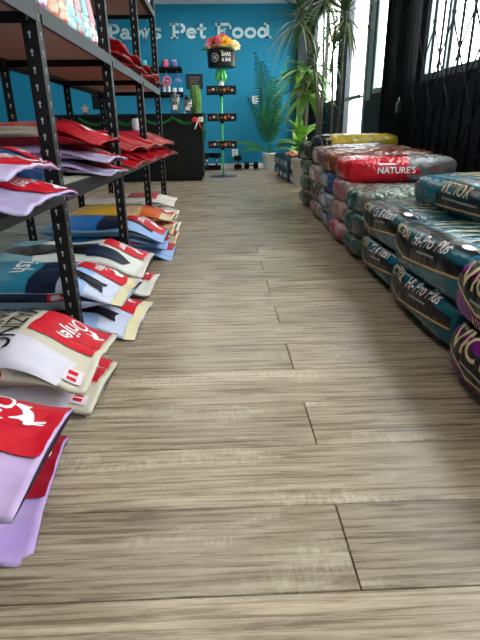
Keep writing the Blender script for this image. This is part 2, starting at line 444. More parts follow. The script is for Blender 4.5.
# unseen ceiling panels for overall light; right-hand one added to brighten the far floor
for i, (x, yy) in enumerate(((-.4, .2), (-.4, 3.0), (-.4, 5.8), (-.4, 8.2), (.55, 6.9), (-3.0, .8), (-3.0, 4.2), (-3.0, 7.6))):
    e = tag(empty('unseen_ceiling_light', (x, yy, ZC)), 'unseen flat white light panel added in the ceiling for overall light', 'light', 'unseen ceiling light panels')
    fr = MB()
    for a, b in (((-.32, -.62), (.32, -.58)), ((-.32, .58), (.32, .62)), ((-.32, -.58), (-.28, .58)), ((.28, -.58), (.32, .58))): fr.box((a[0], a[1], -.03), (b[0], b[1], 0))
    fr.build('frame', M['plate'], e)
    MB().box((-.28, -.58, -.018), (.28, .58, -.008)).build('diffuser', MATS.setdefault('panel', emit('light_panel', (255, 250, 240), PANEL_E)), e)

# ================================================================== LEFT RACK (one run of steel shelving, shared posts)
XF, XB = -.475, -.955
POSTS = [-.32, .585, 1.49, 2.395, 3.30, 4.205]
ZSH = [.487, .953, 1.475, 1.97]          # beam middles
rack = tag(empty('shelving_rack', (0, 0, 0)), 'long black steel boltless shelving rack with slotted posts and particle board shelves', 'shelving')
def build_post(x, y, outer):
    """outer = +1: flange faces +x (front); -1: faces -x (back)"""
    mb = MB(); t = .003; wv = .04; h = 2.12
    if outer > 0: mb.box((-t, -wv/2, 0), (0, wv/2, h)).box((-wv, -wv/2, 0), (-t, -wv/2+t, h))
    else: mb.box((0, -wv/2, 0), (t, wv/2, h)).box((t, -wv/2, 0), (wv, -wv/2+t, h))
    o = mb.build('post', M['steel'], rack); o.location = (x, y, 0)
    sl = MB(); z = .06
    while z < 2.08:
        for face in ('x', 'y'):
            n = 8
            for (rad, dz) in ((.0042, 0),):
                if face == 'x':
                    xx = .0008 if outer > 0 else -.0008
                    sl.add([(xx, rad*math.cos(2*PI*k/n)+.002, z+rad*math.sin(2*PI*k/n)) for k in range(n)], [tuple(range(n))])
                    sl.add([(xx, 0, z-.013), (xx, .004, z-.013), (xx, .0035, z), (xx, .0005, z)], [(0, 1, 2, 3)])
                else:
                    yy = -wv/2-.0008; xc = -.022 if outer > 0 else .022
                    sl.add([(xc+rad*math.cos(2*PI*k/n), yy, z+rad*math.sin(2*PI*k/n)) for k in range(n)], [tuple(range(n))])
                    sl.add([(xc-.002, yy, z-.013), (xc+.002, yy, z-.013), (xc+.0015, yy, z), (xc-.0015, yy, z)], [(0, 1, 2, 3)])
        z += .042
    sl.build('lit_slot_holes', M['slot'], o)['kind'] = 'stuff'  # pale spots painted as light showing through the post holes
for yy in POSTS:
    build_post(XF, yy, 1); build_post(XB, yy, -1)
for z in ZSH:
    for a, b in zip(POSTS, POSTS[1:]):
        for x, sg in ((XF, 1), (XB, -1)):               # Z-section beam: upper face, step, lower face
            x1 = x+.004*sg
            mb = MB(); lo, hi = min(x1, x1-.004*sg), max(x1, x1-.004*sg)
            mb.box((lo, a+.0205, z-.027), (hi, b-.0205, z-.004)); lo2, hi2 = min(x1-.004*sg, x1-.014*sg), max(x1-.004*sg, x1-.014*sg)
            mb.box((lo2, a+.0205, z-.006), (hi2, b-.0205, z+.0185))
            mb.box((min(x1-.014*sg, x1-.05*sg), a+.0205, z-.006), (max(x1-.014*sg, x1-.05*sg), b-.0205, z-.002))
            mb.build('beam', M['lip'], rack)
        MB().box((XB+.015, a+.006, z), (XF-.015, b-.006, z+.018)).build('shelf_board', M['board'], rack)
    for yy in POSTS:
        MB().box((XB+.004, yy+.0, z-.027), (XF-.004, yy+.004, z+.0)).build('end_beam', M['steel'], rack)

# ================================================================== BAGS ON THE LEFT
RED, LAV, CREAM, TEAL, NAVY, BLUEB, TAN = (196, 10, 36), (188, 162, 202), (200, 190, 172), (40, 122, 150), (26, 34, 58), (34, 104, 176), (176, 160, 132)
WHITE_INK = mat('white_ink', (236, 232, 232), .5); BLACK_INK = mat('black_ink', (24, 22, 24), .5); GOLD = mat('gold_ink', (196, 166, 106), .45); PGOLD = mat('pale_gold_ink', (214, 196, 150), .45); GREY_INK = mat('grey_ink', (150, 156, 156), .5)
def pm_(rgb): return mat('print_%d_%d_%d' % rgb, rgb, .42, bump=.45, bscale=6, spec=.3, crease=True)
def pillow_bag(name, label, loc, design, seed, T=.10, W=.38, L=.64, tip=.03, rz=0, group=None, detail=2, cat='bag', belly=.68):
    """loc = x of the sealed tip, y of the middle, z of the base"""
    b = Pillow(L, W, T, tip, seed, belly)
    d = design; body_m = bagmat(d['base'], d.get('base2'))
    root = empty(name, (loc[0]-L*math.cos(rz), loc[1]-L*math.sin(rz), loc[2]), rz); tag(root, label, cat, group)
    link('bag_body', b.mesh('bag_body', body_m), root)
    def rect(u0, u1, v0, v1, n=1):
        return [(u0, v0), (u1, v0), (u1, v1), (u0, v1)]
    def P(nm, poly, rgb, off=.0014, step=.05): return decal(nm, *shape2d([poly]), b.topn, pm_(rgb) if isinstance(rgb, tuple) else rgb, root, step, off)
    for i, (poly, rgb) in enumerate(d.get('areas', ())): P('printed_area', poly, rgb, .0022+.0005*i, .035)
    if 'panel' in d:
        u0, u1, v0, v1 = d['panel']; pn = P('printed_panel', rect(u0, u1, v0, v1), d.get('pc', RED), .0042, .035)
        if detail > 0:                                  # script name and leaping animal: rows across the bag, letter tops to the sealed end
            tv, tf, asp = text_mesh('Orijen', .012, .25)
            hgt = (v1-v0)*L*.40; wid = min((u1-u0)*W*.78, hgt*asp); hgt = wid/asp
            us = u0+.10*(u1-u0); vs = v0+(v1-v0)*.26
            vv = [(us+a*wid/asp/W, vs+c*hgt/L) for a, c in tv]
            decal('lettering', vv, tf, b.topn, WHITE_INK, root, .035, .0056)
            k = (v1-v0)*L*.36
            vv = [(us+.10*(u1-u0)+a*k*1.05/W, vs+hgt/L*1.0+c*k*.95/L) for a, c in RABBIT]
            decal('animal_emblem', *shape2d([vv]), b.topn, WHITE_INK, root, .035, .0056)
    for (txt, u, v, h) in d.get('text', ()):
        tv, tf, asp = text_mesh(txt, .01)
        decal('lettering', [(u+a*h/W, v+c*h/L) for a, c in tv], tf, b.topn, d.get('tc', BLACK_INK), root, .035, .0056)
    if 'side' in d:
        v0, v1, rgb = d['side']; decal('side_panel', *shape2d([[(v0, .08), (v1, .08), (v1, .92), (v0, .92)]]), b.siden(-1), pm_(rgb), root, .1, .0015)
        if detail > 1:
            tv, tf, asp = text_mesh('Orijen', .012, .25); w_ = (v1-v0)*.62
            decal('lettering', [(v0+(v1-v0)*.14+a/asp*w_, .8-c*.42) for a, c in tv], tf, b.siden(-1), WHITE_INK, root, .1, .003)
    for (rgb, v0, v1) in d.get('sidearea', ()):
        decal('side_area', *shape2d([[(v0, .05), (v1, .05), (v1, .95), (v0, .95)]]), b.siden(-1), pm_(rgb), root, .1, .0012)
    if 'mark' in d:
        u, v = d['mark']; P('size_mark', rect(u, u+.13, v, v+.07), (226, 214, 224), .0050)
        for du, dv in ((.02, .015), (.075, .015)): P('size_mark', [(u+du, v+dv), (u+du+.035, v+dv), (u+du+.035, v+dv+.035), (u+du, v+dv+.035)], RED, .0060)
    return root
def R_(u0, u1, v0, v1): return [(u0, v0), (u1, v0), (u1, v1), (u0, v1)]
def fish(u, v, lu, lv):
    pts = [(0, .5), (.12, .72), (.35, .95), (.6, .85), (.8, .6), (.92, .95), (1, 1), (.95, .55), (1, .05), (.9, .12), (.8, .45), (.6, .15), (.35, .05), (.12, .28)]
    return [(u+lu*b, v+lv*a) for a, b in pts]
FL = 'stack of food bags under the rack'
D_lav = dict(base=LAV, base2=(178, 152, 196), panel=(.0, .60, .60, .998), areas=[([(.62, .1), (.9, .1), (.8, .4), (.66, .5)], (150, 150, 190)), (R_(0, .02, .6, 1), (235, 220, 225))])
D_tan = dict(base=CREAM, base2=(198, 188, 170), panel=(.03, .60, .735, .975), text=[('AMAZING', .06, .645, .046), ('GRAINS', .10, .555, .05)], side=(.50, .70, RED), mark=(.80, .90),
             areas=[([(.66, .48), (1, .48), (1, .9), (.72, .93)], (208, 200, 214)), ([(.78, .36), (.95, .36), (.97, .52), (.84, .50)], (44, 38, 34)), ([(.66, .2), (.99, .2), (.99, .36), (.7, .36)], (206, 184, 120))])
D_fish = dict(base=(196, 200, 222), panel=(.03, .50, .70, .94), side=(.62, .78, RED), sidearea=[(TEAL, .78, .96), (NAVY, .3, .62)],
              areas=[(R_(0, 1, .02, .50), TEAL), (R_(0, 1, .50, .66), NAVY), (R_(0, 1, .94, 1), (222, 210, 170)), (R_(.52, 1, .72, .80), (150, 178, 220)), (fish(.62, .62, .22, .26), (22, 26, 40))], text=[('Fish', .25, .36, .075)], tc=WHITE_INK)
D_six = dict(base=(214, 212, 204), panel=(.04, .5, .70, .96), text=[('SIX', .1, .58, .05), ('FISH', .06, .49, .055)],
             areas=[(R_(0, 1, .02, .30), (120, 164, 176)), (fish(.50, .06, .42, .62), (18, 20, 24)), ([(.58, .62), (.93, .64), (.90, .86), (.76, .90), (.60, .80)], NAVY), (R_(0, 1, .97, 1), (230, 214, 206))], side=(.7, .86, RED))
D_blue = dict(base=(104, 146, 178), panel=(.02, .62, .64, .985), areas=[(R_(0, 1, .1, .46), BLUEB), (R_(0, 1, .46, .66), NAVY), (R_(.55, 1, .68, 1), (150, 176, 220)), (fish(.58, .64, .2, .26), (22, 26, 40))], side=(.66, .86, RED))
D_yel = dict(base=(214, 200, 168), base2=(190, 160, 96), panel=(.04, .5, .70, .98), pc=(206, 40, 48), areas=[(R_(0, 1, .08, .5), (206, 156, 48)), (R_(.5, 1, .70, .88), (206, 96, 40)), (R_(.1, .9, .52, .66), (196, 150, 130))], side=(.7, .88, (190, 84, 30)))
D_whi = dict(base=(222, 216, 206), base2=(206, 190, 182), panel=(.04, .9, .50, .80), pc=(190, 66, 78), areas=[(R_(.1, .9, .14, .4), (196, 168, 158))])
D_red = dict(base=(172, 8, 26), base2=(140, 6, 22), panel=(.04, .55, .62, .97), pc=(196, 14, 36))
D_band = dict(base=(172, 8, 26), base2=(146, 6, 22), areas=[([(.95, .05), (1, .05), (1, .64), (.96, .64)], (150, 146, 130))], sidearea=[((160, 154, 136), .06, .64)], panel=(.05, .6, .68, .97))
D_dark = dict(base=(28, 70, 120), base2=(24, 54, 96), panel=(.04, .5, .66, .97), side=(.42, .62, (176, 24, 40)), sidearea=[((22, 22, 30), .1, .42)])

# floor stacks: (y, [(design, tip_x, tip_z, base_z, W, T)], ...)
def pb(lbl, y, tx, z, tipz, dsg, seed, **k): return pillow_bag('food_bag', lbl, (tx, y, z), dsg, seed, tip=tipz-z, **k)
pb('lower lavender food bag with dark red flap on the floor, beside cream bags', .76, -.345, 0, .022, dict(D_lav, base=(170, 140, 200), pc=(150, 12, 34), panel=(.0, .62, .70, .998)), 1, W=.34, T=.085, rz=.10)
pb('top lavender food bag with bright red emblem panel, bent over its lower twin', .725, -.325, .083, .128, dict(D_lav, panel=(.0, .60, .68, .998)), 2, W=.32, T=.095, rz=.0)
pb('lower cream food bag with red corner, beneath the cream bag with black capitals', 1.17, -.33, 0, .025, dict(D_tan, text=[]), 3, W=.31, T=.088, rz=-.02, L=.62)
pb('top cream food bag with black capitals and large red emblem panel', 1.155, -.325, .085, .108, D_tan, 4, W=.35, T=.115, rz=-.02)
pb('lower teal and lavender food bag with cream tip lying on the floor', 1.665, -.30, 0, .022, D_fish, 5, W=.36, T=.085, rz=-.04)
pb('top teal, navy and lavender food bag with a black fish tail', 1.675, -.335, .083, .125, D_fish, 6, W=.33, T=.12, rz=-.06)
pb('lower whitish food bag with red corner, under the bag with the black fish', 2.10, -.315, 0, .022, D_six, 7, W=.37, T=.085)
pb('top whitish food bag with a long black fish and navy patch', 2.10, -.335, .083, .115, D_six, 8, W=.38, T=.115)
pb('bottom blue food bag of three, lying on the floor', 2.75, -.285, 0, .02, D_blue, 9, W=.36, T=.07)
pb('middle blue food bag of three, between two blue bags', 2.73, -.31, .068, .075, D_blue, 10, W=.36, T=.07)
pb('top blue food bag of three, with black band and red panel', 2.70, -.32, .136, .125, D_blue, 11, W=.37, T=.075)
pb('bottom yellow and cream food bag on the floor, beside blue bags', 3.12, -.30, 0, .02, D_yel, 12, W=.34, T=.07)
pb('middle yellow and cream food bag, under the topmost yellow one', 3.12, -.31, .068, .09, D_yel, 13, W=.34, T=.07)
pb('topmost yellow and cream food bag with red and orange tip', 3.11, -.31, .136, .16, D_yel, 14, W=.35, T=.075)
pb('bottom white food bag with red print, on the floor by the far post', 3.58, -.32, 0, .02, D_whi, 15, W=.38, T=.08, detail=0)
pb('second white food bag with red print, inside its stack of three', 3.58, -.33, .078, .10, D_whi, 16, W=.38, T=.08, detail=0)
pb('topmost white food bag with pale red print and white tip', 3.58, -.34, .156, .195, D_whi, 17, W=.38, T=.08, detail=0)

# first shelf
Z1 = ZSH[0]+.019+.008
pb('lower lavender and red food bag drooping over the first shelf edge', 1.16, -.39, Z1, .520, dict(D_lav, base=(186, 182, 210), panel=(.0, .55, .70, .998)), 21, W=.38, T=.05, belly=.5, L=.54)
pb('upper lavender and red food bag with pointed flap on the first shelf', 1.12, -.405, Z1+.05, .588, dict(D_lav, base=(188, 180, 208), panel=(.0, .62, .66, .998), areas=[(fish(.66, .45, .16, .3), (40, 60, 96)), ([(.62, .1), (.9, .1), (.8, .4), (.66, .5)], (120, 170, 200))]), 22, W=.38, T=.06, belly=.5, rz=.05, L=.54)
pb('dark blue food bag with red name label, squeezed behind the slotted post', 1.67, -.545, Z1, .54, D_dark, 23, W=.31, T=.09, L=.54)
for i, (zz, dz, tz) in enumerate(((Z1, .05, .512), (Z1+.05, .05, .565))):
    pb(('lowest' if i == 0 else 'middle')+' pale lavender food bag with red flap, below the grey-banded red bag', 2.04, -.41, zz, tz, dict(D_lav, base=(184, 186, 206), panel=(.0, .62, .64, .998), side=(.55, .75, (120, 20, 34))), 24+i, W=.37, T=dz, belly=.5, L=.54)
pb('red food bag with wide grey band lying on lavender bags', 2.02, -.43, Z1+.10, .626, D_band, 26, W=.38, T=.075, L=.54)
places = ['beside the grey-banded red bag', 'second pile from the grey-banded bag', 'third pile from the grey-banded bag', 'last pile towards the black counter']
for k, yy in enumerate((2.62, 3.06, 3.53, 3.96)):
    pb('lower plain red food bag on first shelf, '+places[k], yy, -.405+.012*k, Z1, .512, D_red, 30+k, W=.40, T=.062, belly=.58, detail=0, rz=random.uniform(-.10, .10), L=.54)
    pb('upper plain red food bag on first shelf, '+places[k], yy+.02, -.415+.012*k, Z1+.062, .585, D_red, 40+k, W=.40, T=.082, belly=.58, detail=0, rz=random.uniform(-.12, .12), L=.54)
# second shelf: upright pouches, then red bags
Z2 = ZSH[1]+.019+.010
def pouch(y, w_, h, c1, c2, label, x=-.535):
    e = tag(empty('treat_pouch', (x, y, Z2-.01)), label, 'pouch', 'upright pouches on the second shelf')
    mb = MB(); n = 8; prof = [(0, .055), (.03, .06), (.3*h, .05), (.7*h, .03), (.92*h, .008), (h, .004)]; v = []
    for z, d in prof:
        for k in range(n+1):
            t = k/n; v.append((d*(.35+.65*math.sin(PI*t)), (t-.5)*w_, z))
        for k in range(n+1):
            t = 1-k/n; v.append((-d*(.35+.65*math.sin(PI*t)), (t-.5)*w_, z))
    R = 2*(n+1); f = [(i*R+k, i*R+(k+1) % R, (i+1)*R+(k+1) % R, (i+1)*R+k) for i in range(len(prof)-1) for k in range(R)] + [tuple(range(R))[::-1], tuple((len(prof)-1)*R+k for k in range(R))]
    mb.add(v, f, 0, True).build('pouch_body', filmmat(c1, c2, 45), e)
    # printed front label
    q = MB(); vv = []
    for z, d in ((.25*h, .0525), (.45*h, .0435), (.6*h, .0365)):
        for t in (.22, .5, .78): vv.append((d*(.35+.65*math.sin(PI*t))+.003, (t-.5)*w_, z))
    q.add(vv, [(r*3+c, r*3+c+1, r*3+c+4, r*3+c+3) for r in range(2) for c in range(2)], 0, True).build('printed_label', pm_(tuple((a+255)//2 for a in c2)), e)
pc = [((126, 25, 92), (189, 126, 159), 'plum and pink'), ((173, 33, 50), (201, 184, 176), 'scarlet and cream'), ((164, 33, 77), (201, 159, 168), 'magenta and pink'), ((168, 45, 70), (100, 25, 50), 'crimson'), ((189, 186, 198), (109, 92, 159), 'white and violet'), ((194, 191, 201), (75, 58, 117), 'white and dark violet'),
      ((198, 189, 194), (142, 75, 126), 'white and mauve'), ((198, 168, 142), (189, 109, 75), 'peach and orange'), ((201, 184, 151), (168, 75, 75), 'cream and coral'), ((100, 173, 176), (193, 201, 201), 'aqua and white'), ((126, 179, 179), (184, 75, 84), 'aqua and red'), ((184, 198, 199), (58, 142, 151), 'white and teal'), ((198, 201, 201), (164, 50, 67), 'white and red')]
ys = [.99+.1*i for i in range(13)]
for i, yy in enumerate(ys): pouch(yy, .095, .30+.02*(i % 3), *pc[i][:2], pc[i][2]+' pouch standing in the row on the second shelf')
for k, yy in enumerate((2.62, 3.06, 3.53, 3.96)):
    pl = ['next to the upright pouches', 'second from the upright pouches', 'third from the upright pouches', 'last before the rack end'][k]
    pb('lower red food bag on second shelf, '+pl, yy, -.44, Z2, Z2+.012, D_red, 50+k, W=.40, T=.05, belly=.6, detail=0, rz=-.06, L=.54)
    pb('upper red food bag on second shelf, '+pl, yy, -.45, Z2+.05, Z2+.06, D_red, 60+k, W=.40, T=.055, belly=.6, detail=0, rz=.06, L=.54)
# third shelf cartons
for i, yy in enumerate((3.42, 3.64, 3.86, 4.08)):
    c = MB().box((-.10, -.10, 0), (.09, .10, .24)).box((-.1005, -.012, .05), (.0905, .012, .241), 1).build('carton', [mat('white_card', (226, 230, 232), .6), mat('aqua_card', (120, 190, 200), .6)], None, .004)
    c.location = (-.59, yy, ZSH[2]+.0185); tag(c, 'white carton with aqua strip standing on the third shelf', 'box', 'cartons on the third shelf')
# small canister standing on the last red pile
e = tag(empty('canister', (-.64, 3.96, Z1+.062+.092)), 'small pale grey canister with dark cap standing on red bags', 'canister')
MB().lathe([(.030, 0), (.034, .01), (.034, .075), (.02, .088)], 16).build('body', mat('pale_grey_plastic', (206, 206, 212), .4), e)
MB().lathe([(.022, .088), (.022, .108), (.014, .112), (0, .112)], 16).build('cap', M['black'], e)

# ================================================================== BAGS ON THE RIGHT
TEALV, PURP = (0, 92, 112), (112, 20, 120)
VTEAL = mat('teal_film', TEALV, .25, bump=.55, bscale=9, spec=.45, crease=True); VPURP = mat('purple_film', PURP, .25, bump=.55, bscale=9, spec=.45, crease=True)
VBLACK = mat('black_print', (10, 12, 14), .3, bump=.55, bscale=9, spec=.35, crease=True)
def block_bag(name, label, loc, m, seed, W=.52, D=.68, H=.165, r=.042, crump=1.0, rz=0, group=None, m2=None, split=.5, puffy=False):
    """loc = front x, middle y, base z"""
    b = Block(W, D, H, r, seed, crump); b.puffy = puffy; b.tuck = .034 if loc[2] < .01 else .006; root = empty(name, loc, rz); tag(root, label, 'bag', group)
    link('bag_body', b.mesh('bag_body', m, m2=m2, split=split), root); return root, b
def bd(root, b, nm, poly, m, off=.002, step=.05): return decal(nm, *shape2d([poly]), b.fn, m, root, step, off)
def btext(root, b, s, t0, q0, h, m, slope=0, bold=.012, shear=0, off=.0042, wmax=None):
    tv, tf, asp = text_mesh(s, bold, shear); hw = h if not wmax else min(h, wmax/asp)
    return decal('lettering', [(t0+a*hw*2/b.W, q0+c*hw+slope*a*hw) for a, c in tv], tf, b.fn, m, root, .05, off)
def stripe(t0, q0, t1, q1, wq=.006):
    return [(t0, q0-wq), (t1, q1-wq), (t1, q1+wq), (t0, q0+wq)]
def victor(label, loc, m, seed, W, name2=None, H=.165, t0=-.97, **k):
    root, b = block_bag('food_bag', label, loc, m, seed, W, H=H, crump=.65, **k)
    tb = H+.052                                        # path length at the top front edge
    # dark band with a chevron lower edge, gold rule under it, gold stripes over the top
    lo = [(t0, tb*.60), (-.45, tb*.38), (.97, tb*.54)] if t0 < -.5 else [(t0, tb*.34), (.97, tb*.38)]
    bd(root, b, 'label_band', lo+[(.97, tb+.03), (t0, tb+.03)], VBLACK, .002)
    for p, q in zip(lo, lo[1:]): bd(root, b, 'gold_rule', stripe(p[0], p[1], q[0], q[1], .0035), GOLD, .003)
    for dx in (-.07, -.02, .03, .08): bd(root, b, 'gold_tick', stripe(-.45+dx, tb*.25, -.434+dx, tb*.25, .018), GOLD, .003)
    for i in range(6):
        t = -.80+.26*i; bd(root, b, 'gold_stripe', [(t, tb+.05), (t+.05, tb+.05), (t+.34, tb+.20), (t+.29, tb+.20)], GOLD, .003)
    for p, q in (((-.97, tb+.20), (.97, tb+.24)),): bd(root, b, 'label_band', [p, q, (.97, tb+.34), (-.97, tb+.34)], VBLACK, .002); bd(root, b, 'gold_rule', stripe(*p, *q, .004), GOLD, .003)
    if name2:
        btext(root, b, 'VICTOR', -.92, tb*.74, .07, PGOLD, -.10, wmax=W*.27)
        btext(root, b, name2, -.24, tb*.66, .065, WHITE_INK, .08, shear=.3, wmax=W*.47)
        bd(root, b, 'small_print', stripe(-.05, tb*.60, .42, tb*.60+.010, .0035), GREY_INK, .004)
        bd(root, b, 'seal', [(.80+.09*math.cos(PI*k_/8), tb*1.0+.014*math.sin(PI*k_/8)) for k_ in range(16)], WHITE_INK, .004)
    else:
        btext(root, b, 'VICTOR', max(-.86, t0+.08), tb*.60, .075 if t0 < -.5 else .045, PGOLD, 0, wmax=W*.62)
        bd(root, b, 'small_print', stripe(max(-.6, t0+.15), tb*.50, max(-.6, t0+.15)+.7, tb*.50, .0035), GREY_INK, .004)
    return root, b
victor('lower purple food bag with gold lettering standing on the floor', (.615, .94, 0), VPURP, 71, .54)
victor('upper purple food bag with gold lettering on its purple twin', (.625, .96, .163), VPURP, 72, .56)
victor('lower teal food bag with white slanted name, next to purple bags', (.66, 1.57, 0), VTEAL, 73, .54, 'Hi-Pro Plus')
victor('upper teal food bag with white slanted name and gold stripes, next to purple bags', (.655, 1.55, .163), VTEAL, 74, .55, 'Hi-Pro Plus', H=.165)
victor('teal food bag with large gold name lying set back on the third layer', (.885, 1.90, .325), VTEAL, 75, .78, None, H=.135, D=.58, t0=-.22)
victor('lower teal food bag between green-grey bags and striped teal bags', (.69, 2.13, 0), VTEAL, 76, .52, 'Cat & Kitten')
victor('upper teal food bag with crinkled silvery top beside the green-grey bags', (.695, 2.14, .163), mat('teal_silver_film', TEALV, .2, bump=1.0, bscale=13, rgb2=(70, 96, 98), nscale=7, crease=True), 77, .54, 'Cat & Kitten', H=.165)
r_, b_ = block_bag('food_bag', 'flat dark teal food bag set back by the folding gate', (.92, 1.30, .325), VTEAL, 78, .46, .50, .115, .045)
bd(r_, b_, 'label_band', R_(-.8, .8, .10, .26), VBLACK); bd(r_, b_, 'gold_rule', stripe(-.8, .10, .8, .10, .003), GOLD, .003)
def stack(y, W, X, Hs, mats, labels, seed, crump=1.6, over=None, kw=None):
    z = 0; out = []; kw = kw or {}
    for i, (h, m) in enumerate(zip(Hs, mats)):
        r, b = block_bag('food_bag', labels[i], (X+random.uniform(-.012, .012), y, z), m, seed+i, W-.05, .68 if not over or i < len(Hs)-1 else over, h, .032, crump, puffy=True, **(kw if i == len(Hs)-1 else {}))
        out.append((r, b)); z += h*.985; r.rotation_euler.z = random.uniform(-.03, .03)
    return out
ordn = ['bottom', 'second', 'third', 'fourth', 'top']
def labs(kind, where, n): return ['%s %s %s' % ((ordn[i] if i < n-1 else 'top'), kind, where) for i in range(n)]
FM = filmmat
s4 = stack(2.61, .36, .70, (.12, .12, .12), [FM((88, 89, 80), (44, 76, 73)), FM((100, 94, 84), (56, 83, 78)), FM((73, 92, 83), (120, 120, 110))], labs('green-grey food bag', 'beside the teal bags', 3), 80)
for r, b in s4: bd(r, b, 'printed_panel', [(-.6, .05), (.5, .05), (.5, .12), (-.3, .15)], FM((0, 72, 76), (32, 88, 86)))
RFILM = mat('red_film', (190, 6, 30), .2, bump=1.0, bscale=11, spec=.5, crease=True)
s5 = stack(2.99, .36, .70, (.125, .125, .125, .125), [FM((156, 48, 76), (164, 140, 144)), FM((148, 96, 108), (164, 152, 152)), FM((156, 76, 92), (136, 112, 112)), RFILM],
           ['bottom pink food bag in the pile under the bright red panel', 'second pink and white food bag under the bright red panel', 'third rosy food bag directly under the bag with red panel', 'top silver food bag with a bright red lettered panel'], 85, over=.64, kw=dict(m2=FM((134, 132, 131), (96, 97, 99)), split=.40))
r, b = s5[-1]
bd(r, b, 'printed_area', [(-.97, .02), (-.35, .02), (-.25, .20), (-.55, .30), (-.97, .30)], FM((120, 76, 80), (140, 128, 124)), .002)
bd(r, b, 'printed_area', [(-.97, .30), (-.2, .34), (.3, .42), (.9, .52), (.9, .60), (-.97, .60)], FM((120, 120, 120), (88, 89, 91)), .0022)
tv, tf, asp = text_mesh("NATURE'S", .012)
decal('lettering', [(.17+a*.036, .050+c*.036) for a, c in tv], tf, b.near_end, WHITE_INK, r, .02, .006)
decal('small_print', *shape2d([[(.18, .096), (.27, .096), (.27, .104), (.18, .104)]]), b.near_end, WHITE_INK, r, .02, .006)
tv, tf, asp = text_mesh('ADULT', .01)
decal('lettering', [(.46+a*.02, .066+c*.02) for a, c in tv], tf, b.near_end, mat('red_ink', (170, 50, 60), .5), r, .02, .006)
s6 = stack(3.40, .40, .71, (.13, .13, .13, .135), [FM((32, 59, 104), (120, 128, 140)), FM((44, 67, 108), (136, 137, 144)), FM((19, 56, 112), (32, 76, 128)), FM((105, 46, 27), (120, 67, 44))],
           ['bottom blue and silver food bag of the blue pile', 'second blue and silver food bag of the blue pile', 'third bright blue food bag under the rust-brown bag', 'rust-brown glossy food bag on top of blue bags'], 90)
for r, b in s6[:3]: bd(r, b, 'printed_panel', [(-.7, .07), (.7, .06), (.7, .13), (-.7, .12)], FM((164, 164, 168), (96, 112, 144)))
s7 = stack(3.86, .44, .72, (.135, .135, .135, .135), [FM((120, 72, 67), (156, 148, 144)), FM((156, 152, 147), (76, 48, 41)), FM((83, 67, 62), (152, 140, 136)), FM((120, 104, 97), (88, 56, 56))], labs('brown and white food bag', 'between blue bags and black bags', 4), 95)
for i, (r, b) in enumerate(s7): bd(r, b, 'printed_panel', [(-.5, .06), (.6, .05), (.6, .12), (-.5, .13)], FM([(200, 120, 130), (70, 44, 38), (214, 206, 200), (206, 190, 186)][i], (150, 100, 100)))
s8 = stack(4.24, .28, .78, (.145, .145, .145, .18), [FM((19, 19, 22), (27, 27, 32))]*3 + [FM((20, 20, 24), (32, 32, 36))], ['bottom black food bag in the pile capped with yellow', 'second black food bag in the pile capped with yellow', 'third black food bag in the pile capped with yellow', 'black food bag with wide yellow panel on top'], 100, kw=dict(m2=FM((170, 146, 20), (140, 118, 16)), split=.14))
r, b = s8[-1]; bd(r, b, 'printed_panel', [(-.9, .12), (-.2, .13), (-.1, .18), (-.9, .19)], FM((170, 146, 20), (140, 118, 16)), .002)
s9 = stack(4.58, .36, .74, (.14, .14, .14, .14), [FM((104, 102, 89), (56, 67, 56)), FM((96, 99, 83), (67, 76, 67)), FM((48, 67, 57), (104, 108, 96)), FM((35, 44, 44), (76, 88, 80))], labs('grey and olive food bag', 'beside the potted cane plant', 4), 105)
# black bags with round white emblems, further along the windows
k = 0
for n_, yy in enumerate((6.72, 7.16, 7.60, 8.04)):
    for lv in range(2):
        r, b = block_bag('food_bag', '%s black food bag with round white emblems, %s pile from the cane plant' % ('lower' if lv == 0 else 'upper', ['first', 'second', 'third', 'fourth'][n_]), (.86, yy, lv*.155), FM((20, 20, 24), (38, 38, 44)), 110+k, .42, .55, .16, .05, 1.2, group='black bags with round emblems')
        for t in (-.45, .35): bd(r, b, 'emblem', [(t+.19*math.cos(PI*q/8), .115+.036*math.sin(PI*q/8)) for q in range(16)], mat('emblem_white', (200, 202, 204), .45), .003)
        k += 1
for i, (yy, c) in enumerate(((6.75, (176, 60, 40)), (7.0, (190, 96, 50)), (7.4, (150, 40, 40)))):
    p = Pillow(.30, .22, .06, .02, 130+i); e = tag(empty('treat_bag', (.92, yy, .325), PI), ['brick red', 'orange', 'dark red'][i]+' small treat bag lying on the black emblem bags', 'bag'); e.location = (1.24, yy, .325)
    link('bag_body', p.mesh('bag_body', FM(c, (206, 140, 110))), e)

# ================================================================== FOLDING GATE along the right wall
gate = tag(empty('folding_gate', (1.50, 0, 0)), 'black folding security gate with scissor lattice in front of the windows', 'gate')
bar = MB().box((-.007, -.006, 0), (.007, .006, 2.15)).mesh('bar', M['gate'])
def gbar(y, dx=0): o = link('bar', bar, gate); o.location = (dx, y, .02)
ylist = [1.76+.145*i for i in range(17)]
for y in ylist: gbar(y)
fold = [4.12+.043*i for i in range(16)]
for y in fold: gbar(y)
strips = {}
def lstrip(y0, z0, y1, z1, dx):
    dy, dz = y1-y0, z1-z0; k = (round(dy, 3), round(dz, 3))
    if k not in strips:
        l = math.hypot(dy, dz); n = Vector((0, -dz, dy))/l*.0065; a = Vector((0, 0, 0)); b = Vector((0, dy, dz))
        strips[k] = MB().prism([a-n, b-n, b+n, a+n], (.004, 0, 0)).mesh('lattice_strip', M['gate'])
    o = link('lattice_strip', strips[k], gate); o.location = (dx, y0, z0)
for zb in (.12, .53, .94, 1.66):
    for i in range(0, len(ylist)-2, 2):
        lstrip(ylist[i], zb, ylist[i+2], zb+.41, -.014); lstrip(ylist[i], zb+.41, ylist[i+2], zb, .010)
for zb in (.12, .94, 1.55):
    for i in range(0, len(fold)-1, 2): lstrip(fold[i], zb, fold[i+1], zb+.41, -.014)
